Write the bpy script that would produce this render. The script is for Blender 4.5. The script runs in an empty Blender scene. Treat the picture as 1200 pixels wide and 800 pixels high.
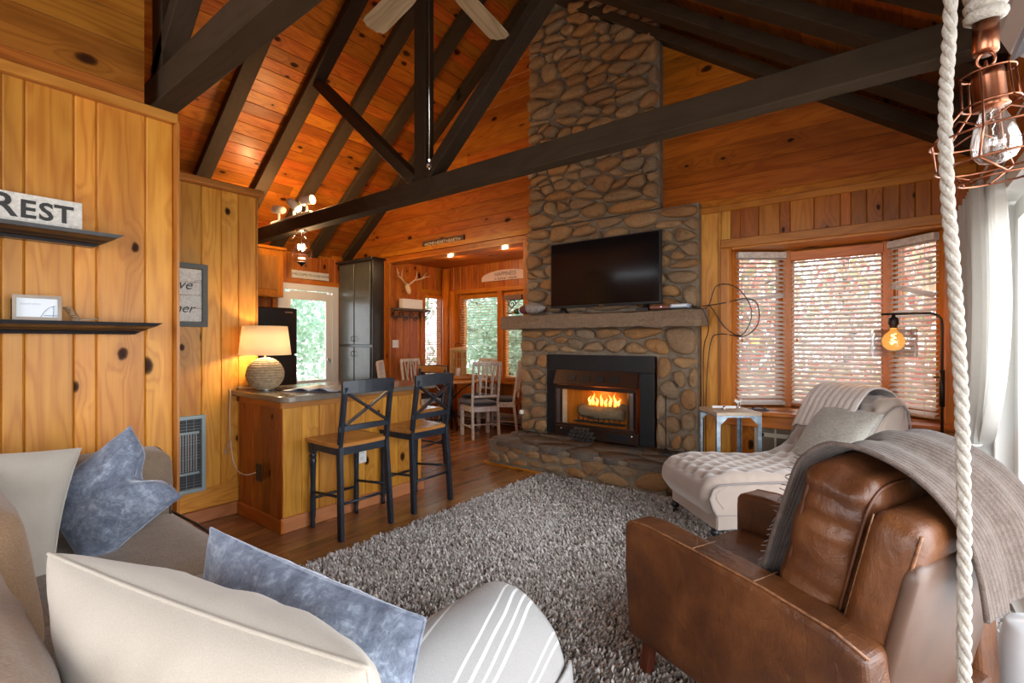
import bpy, math, random
import numpy as np
from math import pi, sin, cos, radians, sqrt, atan2, floor
from mathutils import Vector, Matrix, noise
random.seed(7)
C = bpy.context.scene.collection
SC = bpy.context.scene

# ---------------------------------------------------------------- camera, world, light, exposure
FPX, YAW, EYE = 567.0, radians(37.6), 1.3
cam_data = bpy.data.cameras.new('camera'); cam = bpy.data.objects.new('camera', cam_data); C.objects.link(cam)
cam_data.sensor_width = 36.0; cam_data.lens = 36.0 * FPX / 1200.0; cam_data.clip_start = 0.02
cam_data.shift_y = -1.0 / 1200.0
cam.location = (0, 0, EYE); cam.rotation_euler = (pi / 2, 0, YAW)
SC.camera = cam
SC.view_settings.view_transform = 'Standard'; SC.view_settings.look = 'None'
SC.view_settings.exposure = 0.6; SC.view_settings.gamma = 1.0; SC.view_settings.use_curve_mapping = False
SC.cycles.use_denoising = True
SC.cycles.max_bounces = 8; SC.cycles.diffuse_bounces = 4; SC.cycles.glossy_bounces = 3
SC.cycles.transparent_max_bounces = 16; SC.cycles.transmission_bounces = 6
SC.cycles.caustics_reflective = False; SC.cycles.caustics_refractive = False
SC.cycles.sample_clamp_indirect = 6.0

w = bpy.data.worlds.new('world'); SC.world = w; w.use_nodes = True
bg = w.node_tree.nodes['Background']
bg.inputs['Color'].default_value = (0.86, 0.93, 1.0, 1); bg.inputs['Strength'].default_value = 3.4

def area(name, loc, rot, sx, sy, power, col):
    d = bpy.data.lights.new(name, 'AREA'); d.shape = 'RECTANGLE'; d.size = sx; d.size_y = sy
    d.energy = power; d.color = col
    o = bpy.data.objects.new(name, d); o.location = loc; o.rotation_euler = rot; C.objects.link(o); return o
def point(name, loc, power, col, r=0.03):
    d = bpy.data.lights.new(name, 'POINT'); d.energy = power; d.color = col; d.shadow_soft_size = r
    o = bpy.data.objects.new(name, d); o.location = loc; C.objects.link(o); return o
# daylight through the sliding door on the right, through the glazed wall behind the camera, bay, alcove and kitchen door
area('daylight_slider', (0.95, 1.55, 1.1), (0, radians(90), 0), 2.1, 4.2, 84, (0.94, 0.97, 1.0))
area('daylight_rear', (-1.2, -2.75, 1.75), (radians(90), 0, 0), 3.0, 2.2, 26, (1.0, 0.97, 0.93))

# ---------------------------------------------------------------- object helpers
def link(o, parent=None):
    C.objects.link(o)
    if parent is not None: o.parent = parent
    return o
def empty(name, loc=(0, 0, 0), rz=0.0, parent=None):
    o = bpy.data.objects.new(name, None); o.location = loc; o.rotation_euler = (0, 0, rz); o.empty_display_size = .1
    return link(o, parent)
def thing(name, label, cat, loc=(0, 0, 0), rz=0.0, group=None):
    o = empty(name, loc, rz); return tag(o, label, cat, group)
def tag(o, label, cat, group=None):
    o['label'] = label; o['category'] = cat
    if group: o['group'] = group
    return o
def struct(name, loc=(0, 0, 0)):
    o = empty(name, loc); o['kind'] = 'structure'; return o
def lab(o, s): o['label'] = s; return o
def copy_tree(o, parent=None, loc=None, rz=None, label=None, group=None):
    c = o.copy(); C.objects.link(c)
    if parent is not None: c.parent = parent
    for ch in KIDS.get(o.name, list(o.children)): copy_tree(ch, c)
    if loc is not None: c.location = loc
    if rz is not None: c.rotation_euler = (0, 0, rz)
    if label: c['label'] = label
    if group: c['group'] = group
    return c
KIDS = {}

class MB:
    def __init__(s): s.v = []; s.f = []; s.sm = []
    def add(s, vs, fs, smooth=False):
        b = len(s.v); s.v += [tuple(p) for p in vs]
        for f in fs: s.f.append(tuple(b + i for i in f)); s.sm.append(smooth)
        return s
    def box(s, c, d, rot=None, ch=0.0):
        """box at centre c with size d, optional rotation matrix and chamfer"""
        e = .00025 * ((len(s.f) // 6) % 5); hx, hy, hz = d[0] / 2 - e, d[1] / 2 - e, d[2] / 2 - e   # keep neighbouring faces from coinciding
        if ch <= 0:
            vs = [Vector((x, y, z)) for x in (-hx, hx) for y in (-hy, hy) for z in (-hz, hz)]
            fs = [(0, 1, 3, 2), (4, 6, 7, 5), (0, 4, 5, 1), (2, 3, 7, 6), (0, 2, 6, 4), (1, 5, 7, 3)]
            if rot is not None: vs = [rot @ p for p in vs]
            return s.add([p + Vector(c) for p in vs], fs)
        ch = min(ch, hx * .9, hy * .9, hz * .9)
        vs = []; idx = {}
        for sx in (-1, 1):
            for sy in (-1, 1):
                for sz in (-1, 1):
                    for a in range(3):
                        p = [sx * (hx - ch), sy * (hy - ch), sz * (hz - ch)]
                        p[a] = (sx * hx, sy * hy, sz * hz)[a]
                        idx[(sx, sy, sz, a)] = len(vs); vs.append(Vector(p))
        fs = []
        for sx in (-1, 1):
            q = [idx[(sx, y, z, 0)] for y, z in ((-1, -1), (1, -1), (1, 1), (-1, 1))]; fs.append(tuple(q if sx > 0 else q[::-1]))
            q = [idx[(x, sx, z, 1)] for x, z in ((-1, -1), (-1, 1), (1, 1), (1, -1))]; fs.append(tuple(q if sx > 0 else q[::-1]))
            q = [idx[(x, y, sx, 2)] for x, y in ((-1, -1), (1, -1), (1, 1), (-1, 1))]; fs.append(tuple(q if sx > 0 else q[::-1]))
        for a in (-1, 1):
            for b in (-1, 1):
                q = [idx[(a, b, -1, 0)], idx[(a, b, -1, 1)], idx[(a, b, 1, 1)], idx[(a, b, 1, 0)]]; fs.append(tuple(q if a * b > 0 else q[::-1]))
                q = [idx[(a, -1, b, 0)], idx[(a, 1, b, 0)], idx[(a, 1, b, 2)], idx[(a, -1, b, 2)]]; fs.append(tuple(q if a * b > 0 else q[::-1]))
                q = [idx[(-1, a, b, 1)], idx[(-1, a, b, 2)], idx[(1, a, b, 2)], idx[(1, a, b, 1)]]; fs.append(tuple(q if a * b > 0 else q[::-1]))
        for x in (-1, 1):
            for y in (-1, 1):
                for z in (-1, 1):
                    q = [idx[(x, y, z, 0)], idx[(x, y, z, 1)], idx[(x, y, z, 2)]]; fs.append(tuple(q if x * y * z > 0 else q[::-1]))
        if rot is not None: vs = [rot @ p for p in vs]
        return s.add([p + Vector(c) for p in vs], fs)
    def bar(s, p0, p1, wx, wy, up=(0, 0, 1), ch=0.0):
        p0 = Vector(p0); p1 = Vector(p1); z = (p1 - p0); L = z.length; z.normalize()
        up = Vector(up)
        if abs(z.dot(up)) > .99: up = Vector((0, 1, 0))
        x = up.cross(z).normalized(); y = z.cross(x)
        return s.box((p0 + p1) / 2, (wx, wy, L), Matrix((x, y, z)).transposed(), ch)
    def tube(s, pts, r, n=8, caps=True, closed=False):
        pts = [Vector(p) for p in pts]; m = len(pts)
        rs = r if isinstance(r, (list, tuple)) else [r] * m
        t0 = (pts[1] - pts[0]).normalized()
        u = t0.orthogonal().normalized(); vs = []
        for i, p in enumerate(pts):
            if closed: t = (pts[(i + 1) % m] - pts[i - 1]).normalized()
            else: t = (pts[min(i + 1, m - 1)] - pts[max(i - 1, 0)]).normalized()
            u = (u - t * u.dot(t))
            if u.length < 1e-6: u = t.orthogonal()
            u.normalize(); v = t.cross(u)
            for k in range(n):
                a = 2 * pi * k / n; vs.append(p + (u * cos(a) + v * sin(a)) * rs[i])
        fs = []
        for i in range(m if closed else m - 1):
            j = (i + 1) % m
            for k in range(n): fs.append((i * n + k, i * n + (k + 1) % n, j * n + (k + 1) % n, j * n + k))
        s.add(vs, fs, True)
        if caps and not closed:
            b = len(s.v) - len(vs)
            s.f.append(tuple(b + k for k in range(n))[::-1]); s.sm.append(False)
            s.f.append(tuple(b + (m - 1) * n + k for k in range(n))); s.sm.append(False)
        return s
    def lathe(s, prof, c=(0, 0, 0), n=24, rot=None, smooth=True, caps=True):
        vs = []; fs = []
        for r, z in prof:
            for k in range(n):
                a = 2 * pi * k / n; p = Vector((r * cos(a), r * sin(a), z))
                if rot is not None: p = rot @ p
                vs.append(p + Vector(c))
        m = len(prof)
        for i in range(m - 1):
            for k in range(n): fs.append((i * n + k, i * n + (k + 1) % n, (i + 1) * n + (k + 1) % n, (i + 1) * n + k))
        if caps: fs.append(tuple(range(n))[::-1]); fs.append(tuple((m - 1) * n + k for k in range(n)))
        return s.add(vs, fs, smooth)
    def prism(s, poly, y0, y1, axis='y', smooth=False):
        """2D polygon extruded; axis y: (x,z); axis x: (y,z); axis z: (x,y)"""
        def P(a, b, t): return {'y': (a, t, b), 'x': (t, a, b), 'z': (a, b, t)}[axis]
        n = len(poly); vs = [P(a, b, y0) for a, b in poly] + [P(a, b, y1) for a, b in poly]
        fs = [tuple(range(n)), tuple(range(2 * n - 1, n - 1, -1))] + [(i, n + i, n + (i + 1) % n, (i + 1) % n) for i in range(n)]
        return s.add(vs, fs, smooth)
    def grid(s, fn, nu, nv, smooth=True, closeu=False):
        vs = [fn(i / nu, j / nv) for j in range(nv + 1) for i in range(nu + 1)]
        fs = [(j * (nu + 1) + i, j * (nu + 1) + i + 1, (j + 1) * (nu + 1) + i + 1, (j + 1) * (nu + 1) + i) for j in range(nv) for i in range(nu)]
        return s.add(vs, fs, smooth)
    def build(s, name, mat, parent=None, bevel=0, sub=0, solid=0, fix=True, seg=2):
        me = bpy.data.meshes.new(name); me.from_pydata(s.v, [], s.f)
        me.polygons.foreach_set('use_smooth', s.sm)
        if fix and len(s.f) < 60000:
            import bmesh
            bm = bmesh.new(); bm.from_mesh(me)
            bmesh.ops.remove_doubles(bm, verts=bm.verts, dist=1e-5)
            bmesh.ops.recalc_face_normals(bm, faces=bm.faces); bm.to_mesh(me); bm.free()
        me.materials.append(mat); o = bpy.data.objects.new(name, me); link(o, parent)
        if solid:
            m = o.modifiers.new('s', 'SOLIDIFY'); m.thickness = solid; m.offset = 0
        if bevel:
            m = o.modifiers.new('b', 'BEVEL'); m.width = bevel; m.segments = seg; m.limit_method = 'ANGLE'; m.angle_limit = radians(40)
        if sub:
            m = o.modifiers.new('u', 'SUBSURF'); m.levels = sub; m.render_levels = sub
        return o

def text(name, s, size, mat, parent, loc, rot, ext=0.0015, align='CENTER', shear=0, bold=0.0, sx=1.0):
    cu = bpy.data.curves.new(name, 'FONT'); cu.body = s; cu.size = size; cu.extrude = ext; cu.shear = shear
    cu.align_x = align; cu.align_y = 'CENTER'; cu.offset = bold; cu.resolution_u = 3
    tmp = bpy.data.objects.new(name, cu); me = bpy.data.meshes.new_from_object(tmp); bpy.data.objects.remove(tmp); bpy.data.curves.remove(cu)
    me.materials.clear(); me.materials.append(mat); o = bpy.data.objects.new(name, me); link(o, parent); o.location = loc; o.rotation_euler = rot; o.scale = (sx, 1, 1); return o

# ---------------------------------------------------------------- materials
class NT:
    def __init__(s, name):
        s.m = bpy.data.materials.new(name); s.m.use_nodes = True; s.t = s.m.node_tree; s.b = s.t.nodes['Principled BSDF']
    def n(s, typ, **kw):
        nd = s.t.nodes.new(typ)
        for k, v in kw.items():
            if k.startswith('_'): nd.inputs[int(k[1:])].default_value = v
            else: setattr(nd, k, v)
        return nd
    def l(s, a, b): s.t.links.new(a, b)
    def math(s, op, a, b=None, c=None, clamp=False):
        nd = s.t.nodes.new('ShaderNodeMath'); nd.operation = op; nd.use_clamp = clamp
        for i, x in enumerate((a, b, c)):
            if x is None: continue
            if isinstance(x, (int, float)): nd.inputs[i].default_value = x
            else: s.l(x, nd.inputs[i])
        return nd.outputs[0]
    def vmath(s, op, a, b):
        nd = s.t.nodes.new('ShaderNodeVectorMath'); nd.operation = op
        for i, x in enumerate((a, b)):
            if isinstance(x, tuple): nd.inputs[i].default_value = x
            elif x is not None: s.l(x, nd.inputs[i])
        return nd.outputs[0]
    def mix(s, f, a, b, mode='MIX'):
        nd = s.t.nodes.new('ShaderNodeMix'); nd.data_type = 'RGBA'; nd.blend_type = mode
        for i, x in ((0, f), (6, a), (7, b)):
            if isinstance(x, (int, float)): nd.inputs[i].default_value = x
            elif isinstance(x, tuple): nd.inputs[i].default_value = (*x[:3], 1)
            else: s.l(x, nd.inputs[i])
        return nd.outputs[2]
    def ramp(s, f, stops):
        nd = s.t.nodes.new('ShaderNodeValToRGB'); e = nd.color_ramp.elements
        while len(e) < len(stops): e.new(.5)
        for i, (p, c) in enumerate(stops): e[i].position = p; e[i].color = (*c[:3], 1) if isinstance(c, tuple) else (c, c, c, 1)
        s.l(f, nd.inputs[0]); return nd.outputs[0]
    def noise(s, vec, scale, detail=3, rough=.55, dist=0):
        nd = s.n('ShaderNodeTexNoise'); nd.inputs['Scale'].default_value = scale; nd.inputs['Detail'].default_value = detail
        nd.inputs['Roughness'].default_value = rough; nd.inputs['Distortion'].default_value = dist
        if vec is not None: s.l(vec, nd.inputs['Vector'])
        return nd.outputs['Fac']
    def bump(s, h, strength=.3, dist=.01):
        nd = s.n('ShaderNodeBump'); nd.inputs['Strength'].default_value = strength; nd.inputs['Distance'].default_value = dist
        s.l(h, nd.inputs['Height']); s.l(nd.outputs[0], s.b.inputs['Normal'])
    def set(s, **kw):
        for k, v in kw.items():
            k = k.replace('_', ' ')
            if isinstance(v, (int, float)): s.b.inputs[k].default_value = v
            elif isinstance(v, tuple): s.b.inputs[k].default_value = (*v[:3], 1)
            else: s.l(v, s.b.inputs[k])
        return s.m
    def coord(s, kind='Object'): return s.n('ShaderNodeTexCoord').outputs[kind]
    def rand(s): return s.n('ShaderNodeObjectInfo').outputs['Random']

def wood(name, light, dark, axis='x', rough=.38, knots=.42, vary=.35, rings=20, knotcol=(.035, .012, .005), coat=.15, fine=.35, spec=.3, ring_amt=.7):
    t = NT(name); co = t.coord(); r = t.rand()
    if axis != 'x':
        sp = t.n('ShaderNodeSeparateXYZ'); t.l(co, sp.inputs[0]); cb = t.n('ShaderNodeCombineXYZ')
        for i, k in enumerate({'y': (1, 0, 2), 'z': (2, 0, 1)}[axis]): t.l(sp.outputs[k], cb.inputs[i])
        if axis == 'z':
            a = t.math('ADD', sp.outputs[0], sp.outputs[1]); t.l(a, cb.inputs[1])
        co = cb.outputs[0]
    off = t.n('ShaderNodeCombineXYZ'); t.l(t.math('MULTIPLY', r, 53.1), off.inputs[0]); t.l(t.math('MULTIPLY', r, 31.7), off.inputs[1]); t.l(t.math('MULTIPLY', r, 17.3), off.inputs[2])
    v = t.vmath('ADD', co, off.outputs[0])
    vk = t.vmath('MULTIPLY', v, (2.4, 4.2, 0.0))
    # irregular knot outlines
    wob = t.n('ShaderNodeTexNoise'); wob.inputs['Scale'].default_value = 14; t.l(v, wob.inputs['Vector'])
    vk = t.vmath('ADD', vk, t.vmath('MULTIPLY', wob.outputs['Color'], (.10, .10, 0)))
    vo = t.n('ShaderNodeTexVoronoi'); vo.voronoi_dimensions = '2D'; vo.inputs['Scale'].default_value = 1.0; t.l(vk, vo.inputs['Vector'])
    sc = t.n('ShaderNodeSeparateColor'); t.l(vo.outputs['Color'], sc.inputs[0])
    has = t.math('LESS_THAN', sc.outputs[0], knots)
    size = t.math('MULTIPLY_ADD', sc.outputs[1], .10, .035)
    d = vo.outputs['Distance']
    kn = t.math('MULTIPLY', t.math('SUBTRACT', 1.0, t.math('SMOOTH_MIN', t.math('POWER', t.math('DIVIDE', d, size), 5.0), 1.0, .2), clamp=True), has)
    halo = t.math('MULTIPLY', t.math('SUBTRACT', 1.0, t.math('DIVIDE', d, .33), clamp=True), has)
    # grain
    vg = t.vmath('MULTIPLY', v, (.9, 7.5, 4.0)); big = t.noise(vg, 1.0, 2, .4)
    ringv = t.math('ADD', big, t.math('MULTIPLY', halo, .22))
    ring = t.math('MULTIPLY_ADD', t.math('SINE', t.math('MULTIPLY', ringv, rings * 3.0)), .5, .5)
    ring = t.math('POWER', ring, 2.2)
    fg = t.noise(t.vmath('MULTIPLY', v, (3.0, 95.0, 60.0)), 1.0, 3, .6)
    blot = t.noise(t.vmath('MULTIPLY', v, (1.6, 4.0, 2.0)), 1.3, 3, .6, .6)
    g = t.math('MULTIPLY_ADD', ring, .34 * ring_amt, t.math('MULTIPLY_ADD', fg, fine, t.math('MULTIPLY', blot, .55)), clamp=True)
    col = t.ramp(g, [(.16, light), (.80, dark)])
    mid = tuple(a * .55 + b * .1 for a, b in zip(dark, light))
    col = t.mix(t.math('MULTIPLY', t.math('POWER', halo, 1.6), .75), col, mid)
    hw = t.noise(t.vmath('MULTIPLY', v, (.55, 4.5, 1.0)), 1.0, 3, .5, .5)
    col = t.mix(t.ramp(hw, [(.54, 0.0), (.66, .45)]), col, tuple(a * .62 + b * .08 for a, b in zip(dark, light)))
    # board to board colour
    wn = t.n('ShaderNodeTexWhiteNoise'); wn.noise_dimensions = '1D'; t.l(r, wn.inputs['W'])
    hs = t.n('ShaderNodeHueSaturation'); t.l(col, hs.inputs['Color'])
    t.l(t.math('MULTIPLY_ADD', wn.outputs['Value'], vary, 1 - vary * .55), hs.inputs['Value'])
    t.l(t.math('MULTIPLY_ADD', r, .014 * (vary / .35), .5 - .005 * (vary / .35)), hs.inputs['Hue'])
    col = t.mix(kn, hs.outputs[0], knotcol)
    t.bump(t.math('MULTIPLY_ADD', fg, .5, t.math('MULTIPLY', kn, -.6)), .12, .004)
    dull = t.math('SUBTRACT', 1.0, t.math('MULTIPLY', kn, .85))
    return t.set(Base_Color=col, Roughness=rough, Coat_Weight=t.math('MULTIPLY', dull, coat), Coat_Roughness=.25, Specular_IOR_Level=t.math('MULTIPLY', dull, spec))

def plain(name, col, rough=.5, metal=0.0, spec=.5, bump=0, bscale=40, var=0.0, coat=0.0, vscale=8):
    t = NT(name)
    c = col
    if var:
        n = t.noise(t.coord(), vscale, 4, .6)
        c = t.mix(t.ramp(n, [(.3, 0.0), (.7, 1.0)]), tuple(x * (1 - var) for x in col), tuple(min(1, x * (1 + var)) for x in col))
    if bump: t.bump(t.noise(t.coord(), bscale, 4), bump, .01)
    return t.set(Base_Color=c, Roughness=rough, Metallic=metal, Specular_IOR_Level=spec, Coat_Weight=coat)

def fabric(name, col, col2=None, scale=420, rough=.9, sheen=.3, wr=.25, big=9, mottled=.5, stretch=(1, 1, 1), blotch=6):
    """woven cloth: fine thread relief, soft creases, mottled thread colour"""
    t = NT(name); co = t.coord(); col2 = col2 or tuple(x * .75 for x in col)
    cs = t.vmath('MULTIPLY', co, stretch)
    th = t.noise(cs, scale, 2, .7)
    bl = t.noise(co, blotch, 4, .6)
    f = t.math('ADD', t.math('MULTIPLY', th, mottled), t.math('MULTIPLY', bl, 1 - mottled))
    c = t.mix(t.ramp(f, [(.35, 0.0), (.65, 1.0)]), col2, col)
    cr = t.noise(t.vmath('MULTIPLY', co, (1, 1, 1)), big, 3, .5, .8)
    t.bump(t.math('MULTIPLY_ADD', th, .12, t.math('MULTIPLY', cr, 1.0)), wr, .02)
    return t.set(Base_Color=c, Roughness=rough, Sheen_Weight=sheen, Sheen_Roughness=.5, Specular_IOR_Level=.2)

def glassy(name, tint=(1, 1, 1), fac=.12, rough=.02):
    t = NT(name); tr = t.n('ShaderNodeBsdfTransparent'); tr.inputs[0].default_value = (*tint, 1)
    gl = t.n('ShaderNodeBsdfGlossy'); gl.inputs['Roughness'].default_value = rough
    lw = t.n('ShaderNodeLayerWeight'); lw.inputs[0].default_value = .35
    f = t.math('MULTIPLY_ADD', lw.outputs['Facing'], fac * 2.2, fac * .3, clamp=True)
    mx = t.n('ShaderNodeMixShader'); t.l(f, mx.inputs[0]); t.l(tr.outputs[0], mx.inputs[1]); t.l(gl.outputs[0], mx.inputs[2])
    t.l(mx.outputs[0], t.t.nodes['Material Output'].inputs[0]); return t.m
def emit(name, col, s):
    t = NT(name); e = t.n('ShaderNodeEmission'); e.inputs[0].default_value = (*col, 1); e.inputs[1].default_value = s
    t.l(e.outputs[0], t.t.nodes['Material Output'].inputs[0]); return t.m

M = {}
M['pine'] = wood('knotty_pine_golden', (.74, .352, .052), (.48, .165, .016), knots=.34, rough=.42, coat=.05, spec=.35)
M['pine_orange'] = wood('knotty_pine_orange', (.56, .165, .020), (.30, .062, .006), knots=.36, rough=.36, coat=.12)
M['pine_red'] = wood('knotty_pine_red_ceiling', (.52, .142, .013), (.26, .052, .005), knots=.42, rough=.42, coat=.1, vary=.5)
M['pine_gable'] = wood('knotty_pine_gable', (.52, .160, .012), (.27, .062, .004), knots=.40, rough=.3, coat=.2, vary=.38)
M['pine_loft'] = wood('knotty_pine_loft', (.50, .18, .028), (.27, .078, .010), knots=.5, rough=.36, coat=.2, vary=.4)
for ax in 'yz':
    M['pine_' + ax] = wood('pine_trim_' + ax, (.58, .24, .05), (.38, .12, .02), axis=ax, knots=.12, rough=.38)
    M['orange_' + ax] = wood('orange_trim_' + ax, (.62, .205, .018), (.42, .115, .007), axis=ax, knots=.12, rough=.38)
M['orange_x'] = wood('orange_trim_x', (.62, .205, .018), (.42, .115, .007), knots=.12, rough=.38)
M['pine_x'] = wood('pine_trim_x', (.58, .24, .05), (.38, .12, .02), knots=.12, rough=.38)
M['pinkpine_x'] = wood('pink_pine_base_x', (.56, .24, .10), (.42, .15, .05), knots=.05, rough=.4)
M['pinkpine_y'] = wood('pink_pine_base_y', (.56, .24, .10), (.42, .15, .05), axis='y', knots=.05, rough=.4)
M['floor'] = wood('oak_floor', (.43, .19, .065), (.22, .085, .026), knots=.0, rough=.23, coat=.35, vary=.42, rings=24)
for ax in 'xyz':
    M['beam_' + ax] = wood('dark_stained_beam_' + ax, (.058, .037, .021), (.032, .020, .011), axis=ax, knots=.15, rough=.7, coat=0, spec=.2, vary=.25, knotcol=(.012, .01, .008), ring_amt=.5)
M['beam'] = M['beam_x']
M['black'] = plain('black_paint', (.012, .013, .015), .38, spec=.4, var=.3)
M['black_iron'] = plain('black_iron', (.010, .010, .011), .45, metal=.3)
M['navy'] = plain('worn_black_paint', (.012, .018, .028), .35, spec=.5, var=.4, vscale=20)
M['seatwood'] = wood('honey_seat', (.55, .24, .06), (.38, .14, .03), knots=0, rough=.25, coat=.4, vary=.1)
M['white'] = plain('white_paint', (.78, .77, .74), .45)
M['whitewash'] = plain('whitewashed_wood', (.62, .56, .49), .55, var=.25, vscale=30)
M['glass'] = glassy('window_glass', fac=.14)
M['chrome'] = plain('chrome', (.7, .7, .7), .2, metal=1)
M['mortar'] = plain('mortar', (.21, .16, .11), .95, bump=.8, bscale=60, var=.3, vscale=14)

def stone_mat(name, cols, wet=.8, dark=.45):
    t = NT(name); r = t.rand(); co = t.coord()
    off = t.n('ShaderNodeCombineXYZ')
    for i, k in enumerate((41., 23., 67.)): t.l(t.math('MULTIPLY', r, k), off.inputs[i])
    v = t.vmath('ADD', co, off.outputs[0])
    n = len(cols); base = t.ramp(r, [(i / (n - 1) if n > 1 else 0, c) for i, c in enumerate(cols)])
    a = t.noise(v, 11, 6, .72, .5); b = t.noise(v, 60, 5, .75); l = t.noise(t.vmath('MULTIPLY', v, (1, 1, 3)), 14, 3, .5, 1)
    c = t.mix(t.ramp(a, [(.35, 0.0), (.7, 1.0)]), base, t.mix(.5, base, (.20, .125, .065)))
    c = t.mix(t.ramp(l, [(.52, 0.0), (.66, .55)]), c, t.mix(.55, base, (.44, .27, .13)))
    c = t.mix(t.ramp(b, [(.35, .0), (.75, dark)]), c, (.05, .04, .03))
    t.bump(t.math('MULTIPLY_ADD', a, 1.0, t.math('MULTIPLY', b, .6)), 1.0, .018)
    return t.set(Base_Color=c, Roughness=wet, Specular_IOR_Level=.3)
M['stone'] = stone_mat('field_stone', [(.33, .175, .070), (.48, .28, .13), (.33, .20, .10), (.50, .23, .07), (.29, .205, .13), (.50, .31, .155), (.38, .17, .055), (.36, .25, .16)])
M['slate'] = stone_mat('slate_flag', [(.075, .062, .056), (.12, .10, .088), (.08, .074, .075), (.15, .12, .095)], .45, .3)
M['mantelstone'] = stone_mat('mantel_slab', [(.27, .18, .12), (.33, .23, .15)], .85, .45)

def leather():
    t = NT('brown_leather'); co = t.coord()
    a = t.noise(co, 5, 4, .6, .3); b = t.noise(co, 160, 3, .6)
    vo = t.n('ShaderNodeTexVoronoi'); vo.inputs['Scale'].default_value = 260; t.l(co, vo.inputs['Vector'])
    c = t.ramp(a, [(.3, (.052, .016, .006)), (.52, (.105, .034, .010)), (.72, (.165, .058, .017))])
    w = t.noise(t.vmath('MULTIPLY', co, (1, 1, 1)), 22, 5, .75, 1.2)
    c = t.mix(t.ramp(w, [(.62, 0.0), (.80, .35)]), c, (.36, .20, .10))
    cr = t.noise(co, 13, 3, .5, 1.5)
    cr2 = t.noise(t.vmath('MULTIPLY', co, (1, 1, .35)), 38, 3, .6, 1.0)
    t.bump(t.math('ADD', t.math('MULTIPLY_ADD', cr2, .22, t.math('MULTIPLY', cr, .55)), t.math('MULTIPLY', vo.outputs['Distance'], .07)), .36, .02)
    return t.set(Base_Color=c, Roughness=t.ramp(b, [(.3, .34), (.7, .46)]), Specular_IOR_Level=.5)
M['leather'] = leather()
M['leather_edge'] = plain('worn_leather_piping', (.21, .09, .04), .5, var=.5, vscale=60)
def velvet():
    t = NT('crushed_blue_velvet'); co = t.coord()
    a = t.noise(co, 7, 5, .68, 1.6); b = t.noise(co, 60, 4, .7, .6)
    f = t.math('ADD', t.math('MULTIPLY', a, .62), t.math('MULTIPLY', b, .38))
    c = t.ramp(f, [(.36, (.105, .125, .175)), (.5, (.20, .235, .31)), (.62, (.40, .46, .56))])
    t.bump(f, .35, .012)
    return t.set(Base_Color=c, Roughness=.55, Sheen_Weight=1.0, Sheen_Roughness=.35, Sheen_Tint=(.75, .85, 1), Specular_IOR_Level=.25)
M['velvet'] = velvet()
M['cream'] = fabric('cream_linen', (.50, .45, .385), (.43, .385, .32), wr=.3, big=5, mottled=.7)
M['sofa'] = fabric('taupe_sofa_cloth', (.29, .205, .14), (.17, .12, .083), scale=260, wr=.35, big=7, mottled=.75, stretch=(.35, 1, 1))
M['sofa_brown'] = fabric('brown_sofa_cloth', (.36, .22, .125), (.23, .14, .078), scale=260, wr=.4, big=6, mottled=.7, stretch=(1, .4, 1))
M['arm_beige'] = fabric('beige_arm_cloth', (.44, .33, .23), (.34, .25, .17), wr=.2)
M['chaise'] = fabric('beige_velvet', (.40, .315, .265), (.345, .27, .225), scale=300, wr=.08, sheen=.8, mottled=.4)
M['greypillow'] = fabric('grey_slub_linen', (.47, .44, .39), (.27, .25, .22), scale=60, wr=.3, big=8, mottled=.8, stretch=(.5, 3, 3))
M['bluegrey_seat'] = fabric('dark_seat_cloth', (.045, .045, .055), (.03, .03, .035), wr=.2)
def throw_mat(name, c1, c2, ribs=60, axis=0, amt=.5):
    t = NT(name); co = t.coord('UV'); sp = t.n('ShaderNodeSeparateXYZ'); t.l(co, sp.inputs[0])
    r = t.math('MULTIPLY_ADD', t.math('SINE', t.math('MULTIPLY', sp.outputs[axis], ribs * 2 * pi)), .5, .5)
    ob = t.coord(); n = t.noise(ob, 220, 3, .7); n2 = t.noise(ob, 30, 4, .7)
    f = t.math('ADD', t.math('MULTIPLY', n, .5), t.math('MULTIPLY', n2, .5))
    c = t.mix(t.ramp(f, [(.38, 0.0), (.62, 1.0)]), c1, c2)
    c = t.mix(t.math('MULTIPLY', r, amt * .5), c, tuple(x * .6 for x in c1))
    t.bump(t.math('MULTIPLY_ADD', r, .5, n), .5, .006)
    return t.set(Base_Color=c, Roughness=.95, Sheen_Weight=.15, Specular_IOR_Level=.1)
M['greythrow'] = throw_mat('grey_knit_throw', (.085, .060, .048), (.165, .125, .105), 42, 0)
M['whitethrow'] = throw_mat('white_knit_throw', (.60, .53, .49), (.72, .66, .62), 9, 0, .5)
def stripe_mat():
    t = NT('striped_cotton_throw'); uv = t.coord('UV'); sp = t.n('ShaderNodeSeparateXYZ'); t.l(uv, sp.inputs[0]); u = sp.outputs[0]
    m = None
    for c0, w0 in ((.34, 0.006), (.385, 0.005), (.55, 0.005), (.595, 0.006), (.635, 0.005), (.67, 0.006), (.80, 0.005), (.835, 0.005)):
        k = t.math('LESS_THAN', t.math('ABSOLUTE', t.math('SUBTRACT', u, c0)), w0)
        m = k if m is None else t.math('MAXIMUM', m, k)
    n = t.noise(t.coord(), 300, 3, .7)
    base = t.mix(n, (.25, .24, .235), (.38, .37, .36))
    c = t.mix(m, base, (.62, .62, .62)); t.bump(n, .3, .003)
    return t.set(Base_Color=c, Roughness=.95, Sheen_Weight=.2, Specular_IOR_Level=.1)
M['stripe'] = stripe_mat()
def pile():
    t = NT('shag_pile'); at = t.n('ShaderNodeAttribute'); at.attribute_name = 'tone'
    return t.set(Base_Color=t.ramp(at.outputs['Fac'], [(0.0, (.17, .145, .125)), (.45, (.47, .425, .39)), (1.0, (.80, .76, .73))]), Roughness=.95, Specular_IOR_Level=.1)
M['pile'] = pile()
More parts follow.
